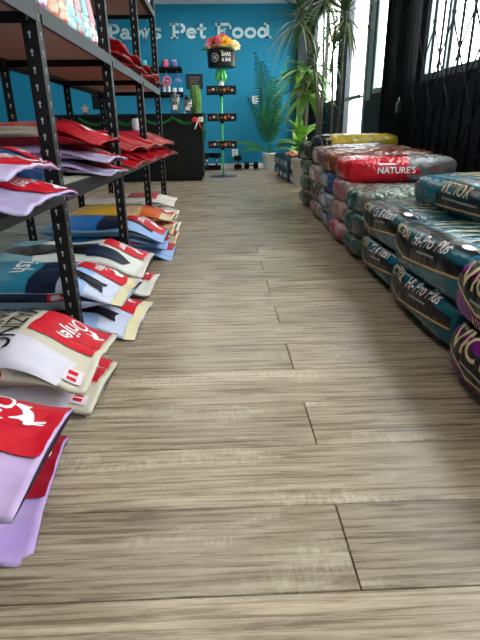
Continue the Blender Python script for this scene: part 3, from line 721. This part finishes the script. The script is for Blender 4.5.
MB().box((-.03, 1.70, 2.17), (.03, 4.82, 2.21)).build('top_track', M['gate'], gate)
MB().box((-.02, 4.79, 0), (.02, 4.83, 2.17)).build('end_post', M['gate'], gate)
MB().box((-.03, 1.70, 0), (.03, 4.83, .02)).build('floor_track', M['gate'], gate)
lk = MB().box((-.05, 4.25, .78), (-.016, 4.30, .86)).build('padlock', M['chrome'], gate)
MB().tube([(-.033, 4.262, .86), (-.033, 4.262, .885), (-.033, 4.275, .895), (-.033, 4.288, .885), (-.033, 4.288, .86)], .004, 6).build('shackle', M['chrome'], lk)

# ================================================================== BACK OF THE SHOP
# slab-serif sign letters on the blue wall
sign = tag(empty('wall_sign', (0, YB, 2.17)), 'pale slab-serif shop sign lettering high on the blue wall', 'sign')
PXM = .01732
def sx_(px): return -1.92 + (px-107)*PXM
def glyph(ch, x0, x1):
    mb = MB(); W = x1-x0; CH, XH, s, sf = .235, .168, .048, .030
    def bx(a, b, c, d): mb.box((x0+a, -.022, b), (x0+c, -.001, d))
    def arc(cx, cz, rx, rz, a0, a1, t=s, n=14):
        for k in range(n):
            p = a0+(a1-a0)*k/n; q = a0+(a1-a0)*(k+1)/n
            P_ = [(cx+rx*math.cos(p), cz+rz*math.sin(p)), (cx+rx*math.cos(q), cz+rz*math.sin(q)), (cx+(rx-t)*math.cos(q), cz+(rz-t)*math.sin(q)), (cx+(rx-t)*math.cos(p), cz+(rz-t)*math.sin(p))]
            mb.prism([(x0+u, -.022, z) for u, z in P_], (0, .021, 0))
    def slant(xa, xb, z0, z1, t):
        mb.prism([(x0+xa-t/2, -.022, z0), (x0+xa+t/2, -.022, z0), (x0+xb+t/2, -.022, z1), (x0+xb-t/2, -.022, z1)], (0, .021, 0))
    if ch == 'P':
        bx(.035, 0, .035+s, CH); bx(0, 0, .125, sf); bx(0, CH-sf, .12, CH); bx(.12, CH-.045, .15, CH); bx(.08, .085, .15, .125)
        arc(W-.085, .16, .085, .075, -PI/2, PI/2)
    elif ch == 'F':
        bx(.035, 0, .035+s, CH); bx(0, 0, .125, sf); bx(0, CH-.042, W, CH); bx(W-.034, CH-.09, W, CH); bx(.08, .10, .165, .138); bx(.145, .085, .172, .155)
    elif ch in 'oe':
        if ch == 'o': arc(W/2, XH/2, W/2, XH/2, 0, 2*PI, n=26)
        else: arc(W/2, XH/2, W/2, XH/2, 0, 1.80*PI, n=24); bx(.03, .070, W-.008, .102)
    elif ch == 'a':
        arc(.072, .055, .072, .055, 0, 2*PI, .04, 20); bx(W-.085, .02, W-.040, .12); bx(W-.085, 0, W, sf); arc(W/2-.01, .108, W/2-.030, .06, 0, PI*.9, .042)
    elif ch == 'd':
        arc(.085, XH/2, .085, XH/2, 0, 2*PI, n=24); bx(W-.088, .0, W-.040, CH); bx(W-.088, 0, W, sf); bx(W-.13, CH-sf, W-.04, CH)
    elif ch == 't':
        bx(.05, .05, .05+s, CH-.01); bx(0, XH-.035, W-.02, XH); arc(.105, .055, .055, .055, PI, 1.9*PI)
    elif ch == 's':
        arc(W/2, .045+.002, W/2-.01, .047, -PI*.95, PI*.45, .036); arc(W/2, .122, W/2-.01, .046, PI*.05, PI*1.45, .036); bx(W-.045, .115, W-.015, XH); bx(.012, 0, .042, .055)
    elif ch == 'w':
        a = W*.08
        for xa, xb in ((W*.30, W*.12), (W*.30, W*.5), (W*.70, W*.5), (W*.70, W*.88)): slant(xa, xb, 0, XH, .045)
        bx(0, XH-sf, W*.30, XH); bx(W*.70, XH-sf, W, XH); bx(W*.40, XH-sf, W*.60, XH)
    mb.build('letter', M['signm'], sign)
for ch, a, b in (('P', 107, 119.5), ('a', 119.5, 131), ('w', 130.5, 150), ('s', 150, 161), ('P', 170, 185), ('e', 185.5, 196), ('t', 196.5, 207), ('F', 215, 231), ('o', 231.5, 243), ('o', 244, 256), ('d', 257, 271)):
    glyph(ch, sx_(a), sx_(b))
# wall shelves and what stands on them
for i, z in enumerate((1.69, 1.29)):
    o = MB().box((-.37, -.17, 0), (.37, 0, .035)).box((-.37, -.006, -.05), (.37, 0, 0)).build('floating_shelf', M['black'], None, .003)
    o.location = (-1.03, YB, z); tag(o, ['upper black floating shelf carrying coloured jars on blue wall', 'lower black floating shelf carrying white bottles on blue wall'][i], 'shelf')
def jar(x, z, r, h, rgb, label, y=YB-.09, lid=None):
    e = tag(empty('jar', (x, y, z)), label, 'jar')
    MB().lathe([(r*.9, 0), (r, .006), (r, h*.72), (r*.8, h*.8)], 14).build('body', mat('jar_%d_%d_%d' % rgb, rgb, .4), e)
    MB().lathe([(r*.9, h*.8), (r*.9, h), (0, h)], 14).build('lid', mat('jarlid_%s' % str(lid or rgb), lid or tuple(min(255, c+30) for c in rgb), .4), e)
jar(-1.31, 1.7255, .045, .105, (96, 206, 206), 'aqua jar on the upper wall shelf'); jar(-1.12, 1.7255, .03, .08, (224, 222, 220), 'small white jar on the upper wall shelf')
jar(-.94, 1.7255, .05, .115, (226, 104, 140), 'pink jar on the upper wall shelf'); jar(-.79, 1.7255, .05, .11, (120, 110, 190), 'lavender jar with pale lid on the upper wall shelf', lid=(206, 200, 220))
def hanging(x, r, rgb, label):
    e = tag(empty('hanging_toy', (x, YB-.155, 1.50)), label, 'pet toy')
    MB().tube([(0, 0, r), (0, 0, .135)], .004, 6).tube([(0, 0, .135), (0, -.018, .14), (0, -.019, .165)], .004, 6).build('cord', mat('toycord_%d_%d_%d' % rgb, rgb, .5), e)
    if r > .05:
        m = MB(); m.tube([(r*math.cos(t*PI/8), 0, r*math.sin(t*PI/8)) for t in range(17)], .017, 8).lathe([(0, -.02), (.03, -.012), (.036, 0), (.03, .012), (0, .02)], 12)
    else:
        m = MB(); m.tube([(-.045, 0, -.02), (-.03, 0, .015), (0, 0, .03), (.03, 0, .015), (.045, 0, -.02)], .017, 8).lathe([(0, -.02), (.02, -.01), (.022, 0), (.02, .01), (0, .02)], 10)
    m.build('toy_body', mat('toy_%d_%d_%d' % rgb, rgb, .45), e)
hanging(-.93, .065, (224, 110, 146), 'round pink toy hanging below the upper wall shelf'); hanging(-.74, .04, (150, 130, 206), 'small lavender toy hanging below the upper wall shelf')
for i, x in enumerate((-.99, -.91)):
    e = tag(empty('bottle', (x, YB-.09, 1.3255)), 'slim white bottle on the lower wall shelf', 'bottle', 'slim white bottles on the lower wall shelf')
    MB().lathe([(.026, 0), (.028, .01), (.028, .09), (.012, .115)], 12).build('body', mat('white_bottle', (226, 232, 234), .35), e); MB().lathe([(.012, .115), (.012, .145), (0, .145)], 10).build('cap', M['plate'], e)
for x in (-.81, -.70):
    e = tag(empty('jar', (x, YB-.09, 1.3255)), 'short white jar on the lower wall shelf', 'jar', 'short white jars on the lower wall shelf')
    MB().lathe([(.036, 0), (.038, .006), (.038, .045), (.034, .05)], 14).build('body', mat('white_bottle', (226, 232, 234), .35), e); MB().lathe([(.037, .05), (.037, .068), (0, .068)], 14).build('lid', M['plate'], e)
# black menu sign on the wall
e = tag(empty('menu_board', (-.45, YB, 1.50)), 'small black framed board with faint writing on the blue wall', 'sign')
MB().box((-.135, -.02, -.11), (.135, -.001, .11)).build('board', mat('chalkboard', (34, 36, 38), .6), e)
fr = MB()
for a, b in (((-.145, -.12), (.145, -.105)), ((-.145, .105), (.145, .12)), ((-.145, -.105), (-.13, .105)), ((.13, -.105), (.145, .105))): fr.box((a[0], -.028, a[1]), (b[0], -.001, b[1]))
fr.build('frame', M['black'], e)
for k in range(4): MB().box((-.09+.01*(k % 2), -.0215, .055-.04*k), (.09-.015*(k % 3), -.02, .066-.04*k)).build('writing_line', mat('chalk', (120, 116, 108), .8), e)
for n_, (x, z) in enumerate(((.64, 1.19), (.255, .28))):
    e = tag(empty('wall_outlet', (x, YB, z)), ['white outlet plate on blue wall beside the palm fronds', 'white outlet plate low on blue wall behind the display stand'][n_], 'outlet')
    MB().box((-.055, -.008, -.065), (.055, 0, .065)).build('plate', M['plate'], e, .003)
    for dz in (-.028, .028):
        s_ = MB().lathe([(.02, 0), (.02, .004), (0, .004)], 14).build('socket', mat('socket_grey', (190, 190, 188), .5), e); s_.rotation_euler = (PI/2, 0, 0); s_.location = (0, -.006, dz)
# counter
ct = tag(empty('sales_counter', (-1.25, 7.45, 0)), 'long black sales counter with overhanging black top', 'counter')
MB().box((-.97, -.29, .06), (.99, .30, .865)).build('cabinet_body', M['black'], ct); MB().box((-.94, -.26, 0), (.96, .27, .06)).build('toe_kick', M['black'], ct)
MB().box((-1.0, -.33, .865), (1.03, .33, .895)).build('countertop', mat('black_top', (10, 10, 13), .4, spec=.3), ct, .004)
CT = .8955
g = MB(); random.seed(3); path = []
for k in range(61):
    t = k/60; x = -1.9+1.66*t; path.append(Vector((x, 7.095, .84-.075*abs(math.sin(t*PI*4)))))
for k in range(14): path.append(Vector((-.235+.012*math.sin(k), 7.10, .84-.022*k)))
g.tube(path, .008, 5)
for p in path:
    for j in range(16):
        d = Vector((random.gauss(0, 1), random.gauss(0, 1)*.55-.15, random.gauss(0, 1))).normalized()*random.uniform(.02, .042); n = d.cross(Vector((.3, .8, .5))).normalized()*.004
        q = p+Vector((random.uniform(-.014, .014), 0, random.uniform(-.01, .01))); g.add([q-n, q+n, q+d], [(0, 1, 2)])
tag(g.build('garland', M['tinsel']), 'green tinsel garland draped along the front of the black counter', 'garland')
bw = tag(empty('ribbon_bow', (-.31, 7.075, .80)), 'red and white ribbon bow pinned to the garland', 'bow')
for sg in (-1, 1):
    MB().tube([(0, 0, 0), (sg*.03, -.01, .03), (sg*.06, -.012, .028), (sg*.065, -.012, -.002), (sg*.03, -.01, -.008), (0, 0, 0)], .010, 6, flat=2).build('loop', M['red' if sg < 0 else 'plate'], bw)
    MB().tube([(0, -.004, 0), (sg*.02, -.01, -.05), (sg*.045, -.008, -.11)], .010, 6).build('ribbon_tail', M['plate' if sg < 0 else 'red'], bw)
MB().lathe([(0, -.014), (.014, -.006), (.014, .006), (0, .014)], 10).build('knot', M['red'], bw)
for i, (x, r, h) in enumerate(((-.62, .075, .25), (-.45, .066, .20))):
    e = tag(empty('treat_jar', (x, 7.30, CT)), ['tall clear jar of brown treats on the black counter', 'shorter clear jar of brown treats with dark knob on the counter'][i], 'jar')
    MB().lathe([(r*.9, .003), (r, .01), (r, h*.8), (r*.85, h*.86), (r*.85, h*.88), (r*.8, h*.86), (r*.93, h*.78), (r*.93, .014), (0, .012)], 18).build('glass_body', M['jarglass'], e)
    c = MB(); random.seed(i)
    for q in range(70):
        a = random.uniform(0, 2*PI); rr = r*.74*math.sqrt(random.random()); z = .03+h*.62*random.random(); c.lathe([(0, -.012), (.012, -.005), (.012, .005), (0, .012)], 5, (rr*math.cos(a), rr*math.sin(a), z))
    t_ = c.build('treats', mat('brown_biscuit', (120, 82, 56), .8, rgb2=(170, 130, 100), nscale=30), e); t_['kind'] = 'stuff'
    MB().lathe([(r*.95, h*.88), (r*.95, h*.93), (r*.3, h*.96), (.016, h*1.0), (.02, h*1.06), (0, h*1.09)], 16).build('lid', M['black'] if i else mat('clear_grey_lid', (120, 126, 124), .25), e)
    MB().box((-.03, -r-.003, h*.2), (.03, -r+.004, h*.42)).build('paper_label', M['plate'], e)
e = tag(empty('cactus_scratcher', (-.35, 7.55, CT)), 'green ribbed cactus-shaped column standing on the counter', 'ornament')
n = 36; prof = [(.06, 0), (.074, .05), (.078, .2), (.075, .29), (.055, .35), (.02, .375), (0, .378)]; v = []
for rr, z in prof:
    for k in range(n): q = rr*(1+.06*math.cos(k*2*PI/n*9)); v.append((q*math.cos(2*PI*k/n), q*math.sin(2*PI*k/n), z))
MB().add(v, [(i*n+k, i*n+(k+1) % n, (i+1)*n+(k+1) % n, (i+1)*n+k) for i in range(len(prof)-1) for k in range(n)], 0, True).build('column', mat('cactus_green', (62, 104, 40), .75, rgb2=(88, 132, 56), nscale=12), e)
MB().tube([(-.07, -.02, .16), (-.12, -.03, .165), (-.135, -.03, .20), (-.135, -.03, .25)], [.022, .024, .024, .012], 10).build('arm', mat('dark_arm', (30, 34, 32), .7), e)
# till screen and star ornament
e = tag(empty('till_screen', (-1.62, 7.36, CT)), 'black till screen on a stand, on the counter', 'monitor')
MB().box((-.09, -.07, 0), (.09, .07, .012)).build('base', M['black'], e, .003); MB().box((-.018, -.01, .012), (.018, .012, .09)).build('stand', M['black'], e)
MB().box((-.15, -.02, .07), (.15, .012, .26)).build('screen_housing', mat('screen_black', (10, 11, 13), .25), e, .004)
e = tag(empty('star_ornament', (-1.86, 7.28, CT)), 'small tan star ornament on the counter next to the till', 'ornament')
MB().prism([((.06 if k % 2 == 0 else .026)*math.sin(k*PI/5), -.01, .075+(.06 if k % 2 == 0 else .026)*math.cos(k*PI/5)) for k in range(10)], (0, .02, 0)).build('star', mat('tan_wood', (196, 150, 120), .6), e)
MB().box((-.03, -.02, 0), (.03, .02, .024)).build('base', mat('brown_base', (90, 60, 44), .6), e)
# display stand
XS, YS = .02, 7.85
st = tag(empty('display_stand', (XS, YS, 0)), 'lime green pole display stand with three black trays on a round base', 'display stand')
MB().lathe([(.215, 0), (.22, .004), (.215, .012), (.03, .016), (.025, .03), (0, .03)], 28).build('base', mat('slate_base', (40, 62, 84), .45), st)
MB().tube([(0, 0, .012), (0, 0, 1.52)], .016, 12).build('pole', M['green'], st)
for tn, tz in (('lowest', .42), ('middle', .80), ('top', 1.17)):
    t = MB(); hw, hd, h, th = .215, .13, .105, .008
    t.box((-hw, -hd, tz), (hw, hd, tz+th)); t.box((-hw, -hd, tz+th), (hw, -hd+th, tz+h)); t.box((-hw, hd-th, tz+th), (hw, hd, tz+h)); t.box((-hw, -hd+th, tz+th), (-hw+th, hd-th, tz+h)); t.box((hw-th, -hd+th, tz+th), (hw, hd-th, tz+h))
    t.lathe([(.03, tz-.03), (.03, tz)], 12); tr = t.build('tray', M['black'], st)
    cols = [(150, 60, 50), (200, 196, 190), (60, 70, 60), (130, 90, 60), (196, 120, 60)]
    for j in range(7):
        MB().box((-.19+.055*j, -hd-.0025, tz+.03+.012*(j % 2)), (-.155+.055*j, -hd+.001, tz+.06+.014*(j % 3))).build('tray_print', mat('trayprint_%d' % (j % 5), cols[j % 5], .6), tr)
    for j in range(4):
        x = -.15+.1*j+(.02 if j > 1 else -.02); o = MB().box((-.032, -.035, 0), (.032, .035, .10)).box((-.033, -.036, .03), (.033, .036, .07), 1).build('treat_pack', [mat('pack_%d' % j, [(60, 40, 34), (196, 196, 200), (40, 44, 48), (150, 150, 150)][j], .4), mat('packlabel', (170, 150, 140), .5)], None, .006)
        o.location = (XS+x, YS-.06, tz+.0085); tag(o, ['brown', 'whitish', 'black', 'grey'][j]+' treat pack standing in the %s tray of the display stand' % tn, 'packet', 'treat packs in the display trays')
for k in range(9):
    a = 2*PI*k/9; MB().tube([(0, 0, 1.5), (.05*math.cos(a), .05*math.sin(a), 1.47), (.075*math.cos(a), .075*math.sin(a), 1.40), (.06*math.cos(a), .06*math.sin(a), 1.33)], [.012, .02, .02, .006], 6).build('green_streamer', M['green'], st)
MB().lathe([(.03, 1.28), (.045, 1.30), (.03, 1.33), (.036, 1.35), (.02, 1.38)], 12).build('collar', M['plate'], st)
# bucket with flowers on top of the stand
bk = tag(empty('flower_bucket', (XS+.02, YS, 1.5205)), 'black bucket with white lettering on top of the display stand', 'bucket')
MB().lathe([(.195, 0), (.20, .01), (.215, .22), (.222, .225), (.215, .228), (.205, .22), (.19, .02), (0, .015)], 32).build('bucket_body', mat('black_bucket', (22, 23, 26), .3), bk)
def cyl_fn(r0, z0, k):
    def fn(a, b): th = a/.21; r = r0+(b-z0)*k; return Vector((r*math.sin(th), -r*math.cos(th), b)), Vector((math.sin(th), -math.cos(th), 0))
    return fn
cf = cyl_fn(.2, 0, .068)
for s, a0, z0, h in (('BARK', 0, .125, .05), ('& BAR', .0, .06, .045), ('VE', -.135, .085, .05)):
    tv, tf, asp = text_mesh(s, .01); k = min(1, (.14 if a0 == 0 else .06)/(asp*h)); decal('lettering', [(a0+a*h*k, z0+c*h) for a, c in tv], tf, cf, WHITE_INK, bk, .02, .002)
ring = [(-.105+.055*math.cos(2*PI*k/20), .11+.055*math.sin(2*PI*k/20)) for k in range(20)] ; ri = [(-.105+.049*math.cos(2*PI*k/20), .11+.049*math.sin(2*PI*k/20)) for k in range(20)]
decal('ring_emblem', ring+ri, [(k, (k+1) % 20, 20+(k+1) % 20, 20+k) for k in range(20)], cf, WHITE_INK, bk, .02, .002)
def flower(loc, r, rgb, label, tilt):
    e = tag(empty('flower', loc), label, 'flower'); e.rotation_euler = (tilt[0], tilt[1], 0)
    m = mat('petal_%d_%d_%d' % rgb, rgb, .55); pet = MB(); pet.add([(0, 0, 0), (r*.28, r*.45, r*.20), (r*.22, r*.95, r*.12), (0, r*1.05, .0), (-r*.22, r*.95, r*.12), (-r*.28, r*.45, r*.20)], [(0, 1, 2, 3, 4, 5)], 0, True); me = pet.mesh('petal', m)
    for ringi, (cnt, sc_, rx) in enumerate(((8, 1, .15), (6, .75, .6), (5, .5, 1.0))):
        for k in range(cnt):
            o = link('petal', me, e); o.scale = (sc_,)*3; o.rotation_euler = Matrix.Rotation(2*PI*k/cnt+ringi*.4, 3, 'Z').to_4x4().to_euler(); o.rotation_euler = (Matrix.Rotation(2*PI*k/cnt+ringi*.4, 3, 'Z') @ Matrix.Rotation(rx, 3, 'X')).to_euler()
    MB().lathe([(0, -.0), (r*.22, r*.06), (r*.18, r*.22), (0, r*.26)], 10).build('flower_centre', mat('centre_%d_%d_%d' % rgb, tuple(int(c*.8) for c in rgb), .6), e)
    MB().tube([(0, 0, .0), (0, .01, -.10), (0, .02, -.16)], .004, 5).build('stem', M['leafl'], e)
FZ = 1.5205
flower((XS-.085, YS-.10, FZ+.29), .13, (160, 0, 26), 'large red flower in the black bucket', (.7, -.3)); flower((XS+.07, YS-.08, FZ+.30), .115, (232, 170, 10), 'large yellow flower in the black bucket', (.8, .1))
flower((XS+.03, YS+.02, FZ+.38), .09, (214, 60, 90), 'pink flower standing highest in the bucket', (.5, 0)); flower((XS+.15, YS-.03, FZ+.28), .06, (34, 52, 150), 'small dark blue flower in the black bucket', (.8, .5))
flower((XS-.13, YS-.02, FZ+.28), .06, (160, 60, 130), 'small purple flower in the black bucket', (.7, -.5)); flower((XS+.21, YS-.07, FZ+.27), .08, (240, 216, 170), 'cream flower leaning over the bucket rim', (.9, .8))
def leaf_mesh(L, Wd, droop, n=6, fold=.25, name='leaf', m=None):
    """strap leaf growing along +x from the origin, arching down"""
    v = []; 
    for i in range(n+1):
        t = i/n; x = L*(t-.12*droop*t*t); z = -droop*L*t*t*.75; wv = Wd*.5*(min(1, t*3+.25))*(1-t**2.6)+.0006
        v += [(x, -wv, z+fold*wv), (x, 0, z), (x, wv, z+fold*wv)]
    f = []
    for i in range(n): a = i*3; f += [(a, a+1, a+4, a+3), (a+1, a+2, a+5, a+4)]
    return MB().add(v, f, 0, True).mesh(name, m)
def put_leaf(me, parent, loc, az, el, sc_=1, roll=0):
    o = link('leaf', me, parent); o.location = loc; o.rotation_euler = (Matrix.Rotation(az, 3, 'Z') @ Matrix.Rotation(-el, 3, 'Y') @ Matrix.Rotation(roll, 3, 'X')).to_euler(); o.scale = (sc_,)*3; return o
lm = leaf_mesh(.2, .07, .7, m=M['leafl']); random.seed(5)
bo = tag(empty('flower_greenery', (XS, YS, FZ+.02)), 'light green leaves spilling over the bucket rim', 'leaves')
for k in range(11): put_leaf(lm, bo, (.13*math.cos(k*.6), .13*math.sin(k*.6), .17), k*.6, random.uniform(.3, .9), random.uniform(.7, 1.1))
for sg in (-1, 1): put_leaf(lm, bo, (sg*.17, -.08, .2), (PI if sg < 0 else 0)+.3*sg, .35, .9)
pw = MB()
for k in range(16):
    a = 2*PI*k/16; b_ = 2*PI*(k+1)/16; r1 = .235+.02*(k % 2); r2 = .235+.02*((k+1) % 2); z1 = .24+.03*(k % 2); z2 = .24+.03*((k+1) % 2)
    pw.add([(.06*math.cos(a), .06*math.sin(a), .2), (.06*math.cos(b_), .06*math.sin(b_), .2), (r2*math.cos(b_), r2*math.sin(b_), z2), (r1*math.cos(a), r1*math.sin(a), z1)], [(0, 1, 2, 3)])
o = pw.build('wrapping_paper', mat('pale_yellow_paper', (240, 226, 150), .7)); o.location = (XS+.02, YS, FZ); tag(o, 'crumpled pale yellow paper under the flowers', 'paper')
# dumbbells by the back wall
def dumbbell(loc, rot, l, r, label, g=None):
    e = tag(empty('dumbbell', loc), label, 'dumbbell', g); e.rotation_euler = rot
    for sg in (0, 1):
        m = MB(); m.lathe([(0, 0), (r*.86, 0), (r, .012), (r, .075), (r*.86, .087), (0, .087)], 6); o = m.build('head', M['black'], e); o.location = (0, 0, sg*(l-.087))
        for p in o.data.polygons: p.use_smooth = False
    MB().tube([(0, 0, .08), (0, 0, l/2), (0, 0, l-.08)], [.016, .019, .016], 10).build('handle', M['chrome'], e)
for x in (-.27, -.10): dumbbell((x, 9.25, 0), (0, 0, 0), .30, .085, 'black dumbbell with chrome handle standing on end by the counter', 'dumbbells standing on end')
dumbbell((.30, 9.38, 0), (0, 0, .3), .24, .075, 'black dumbbell standing on end below the low outlet'); dumbbell((.42, 9.40, .062), (PI/2, 0, PI/2), .26, .071, 'black dumbbell lying on its side along the baseboard')

# ================================================================== PLANTS
def pot(parent, r, h, m=None):
    MB().lathe([(r*.72, 0), (r*.74, .006), (r, h-.03), (r*1.05, h-.028), (r*1.05, h), (r*.95, h), (r*.93, h-.04)], 24).build('pot', m or M['pot'], parent)
    MB().lathe([(r*.94, h-.045), (r*.5, h-.03), (0, h-.028)], 20).build('soil', M['soil'], parent)
# areca palm
pl = tag(empty('potted_palm', (.86, 9.12, 0)), 'feathery green palm in a white pot against the blue wall', 'plant'); pot(pl, .125, .29); random.seed(11)
def frond(parent, L, az, el, curve, z0):
    mb = MB(); pts = []; n = 16; p = Vector((0, 0, 0)); a = el
    for i in range(n+1):
        pts.append(p.copy()); p = p+Vector((math.cos(a), 0, math.sin(a)))*(L/n); a -= curve/n
    mb.tube(pts, [.007*(1-.8*i/n) for i in range(n+1)], 5)
    for i in range(4, n+1):
        t = i/n; d = (pts[i]-pts[i-1]).normalized()
        for h in (0, .5):
            q = pts[i-1].lerp(pts[i], h)
            for sg in (-1, 1):
                ll = .26*math.sin(PI*(.15+.8*t))*(L/1.2)+.03; dirv = (d*.75+Vector((0, sg*.75, -.12))).normalized(); nn = d.cross(Vector((0, sg, 0))).normalized(); side = dirv.cross(nn).normalized()*.012
                m1 = q+dirv*ll*.5; e_ = q+dirv*ll+Vector((0, 0, -.06*ll/.2)); mb.add([q-side*.4, q+side*.4, m1+side, e_, m1-side], [(0, 1, 2, 3, 4)])
    o = mb.build('frond', M['palm'], parent); o.location = (random.uniform(-.03, .03), random.uniform(-.03, .03), z0); o.rotation_euler = (0, 0, az); return o
for L, az, el, cv in ((1.66, -2.7, 1.53, .28), (1.52, -2.1, 1.49, .35), (1.60, -.5, 1.50, .28), (1.40, -.2, 1.45, .35), (1.3, -1.5, 1.50, .4), (1.05, -2.6, 1.40, .55), (1.0, -.6, 1.40, .55), (.72, -3.0, .80, 1.0), (.66, -2.6, .65, 1.1), (.66, -.3, .95, 1.0)): frond(pl, L, az, el, cv, .26)
# cane plant with light leaves
cp = tag(empty('potted_cane_plant', (.99, 6.12, 0)), 'cane plant with bright green strap leaves in a whitish pot', 'plant'); pot(cp, .14, .34, mat('grey_white_pot', (206, 204, 194), .5))
MB().tube([(0, 0, .3), (.01, 0, .7), (.03, .01, 1.3)], [.024, .022, .02], 10).build('cane', M['trunk'], cp)
MB().tube([(-.04, .02, .3), (-.05, .02, .5)], .02, 10).build('cane', M['trunk'], cp)
la = leaf_mesh(.32, .13, .55, m=M['leafl']); lb = leaf_mesh(.36, .105, 1.0, m=M['leafm']); lc = leaf_mesh(.28, .12, .35, m=M['leafl']); random.seed(21)
for k in range(22): put_leaf(la if k % 2 else lc, cp, (-.04+.01*random.random(), .02, .36+.26*k/22), k*2.4, random.uniform(.35, 1.25), random.uniform(.9, 1.3))
for k in range(44): put_leaf([lb, lb, la][k % 3], cp, (.03, .01, 1.0+.34*k/44), k*2.4, random.uniform(-.3, .8), random.uniform(.95, 1.25))
# dragon trees with thin strap leaves
dl = [leaf_mesh(.48, .026, .08, m=M['leafd']), leaf_mesh(.50, .026, .28, m=M['leafd']), leaf_mesh(.50, .025, .65, m=M['leafd']), leaf_mesh(.44, .026, .9, m=M['leafp']), leaf_mesh(.5, .024, 1.05, m=M['leafy'])]
def dragon(label, loc, stems, seed, potr=.15):
    e = tag(empty('dragon_tree', loc), label, 'plant'); pot(e, potr, .36, mat('black_pot', (26, 27, 30), .5)); random.seed(seed)
    for (pts, nleaf, sc_) in stems:
        MB().tube(pts, [.015-.004*i/(len(pts)-1) for i in range(len(pts))], 9).build('trunk', M['trunk'], e); top = Vector(pts[-1])
        for k in range(nleaf):
            t = k/nleaf; el = 1.42-1.85*t**.9+random.uniform(-.15, .15); kind = 0 if t < .35 else 1 if t < .7 else 2
            if t > .72 and random.random() < .3: kind = random.choice((3, 4, 3))
            az = k*2.4+random.uniform(-.3, .3); q = sc_*random.uniform(.8, 1.1)
            if loc[0]+top.x+.56*q*math.cos(az)*max(.45, math.cos(el)) > 1.55: az = PI-az
            put_leaf(dl[kind], e, top+Vector((0, 0, .06-.16*t)), az, el, q)
    return e
dragon('slim dragon tree with several spiky crowns in front of the dark corner column', (1.05, 5.62, 0), [([(0, 0, .3), (0, .02, .9), (-.06, .04, 1.35), (-.21, .05, 1.76)], 76, .95), ([(.04, .03, .3), (.04, .05, .8), (-.03, .05, 1.30)], 46, .62), ([(.03, -.03, .3), (.04, -.02, 1.1), (.02, .0, 1.95)], 60, .9)], 31)
dragon('slim dragon tree with spiky crown beside the glass door', (1.16, 5.14, 0), [([(0, 0, .3), (.02, .0, .9), (.02, .02, 1.3), (.03, .02, 1.68)], 80, .9), ([(-.05, .02, .3), (-.05, .03, .8), (-.07, .04, 1.36)], 46, .6)], 37, .13)
# trailing vine beside the glass door
vn = tag(empty('trailing_vine', (1.555, 5.70, 0)), 'thin green vine hanging down the grey door post', 'vine'); random.seed(41)
MB().tube([(0, .01*math.sin(k), 2.66-.1*k) for k in range(12)], .004, 5).build('stem', M['leafm'], vn)
vl = leaf_mesh(.06, .035, .4, 4, m=M['leafd'])
for k in range(36): put_leaf(vl, vn, (0, .01*math.sin(k/3), 2.62-.03*k), k*2.1, random.uniform(-.6, .6), random.uniform(.7, 1.1))
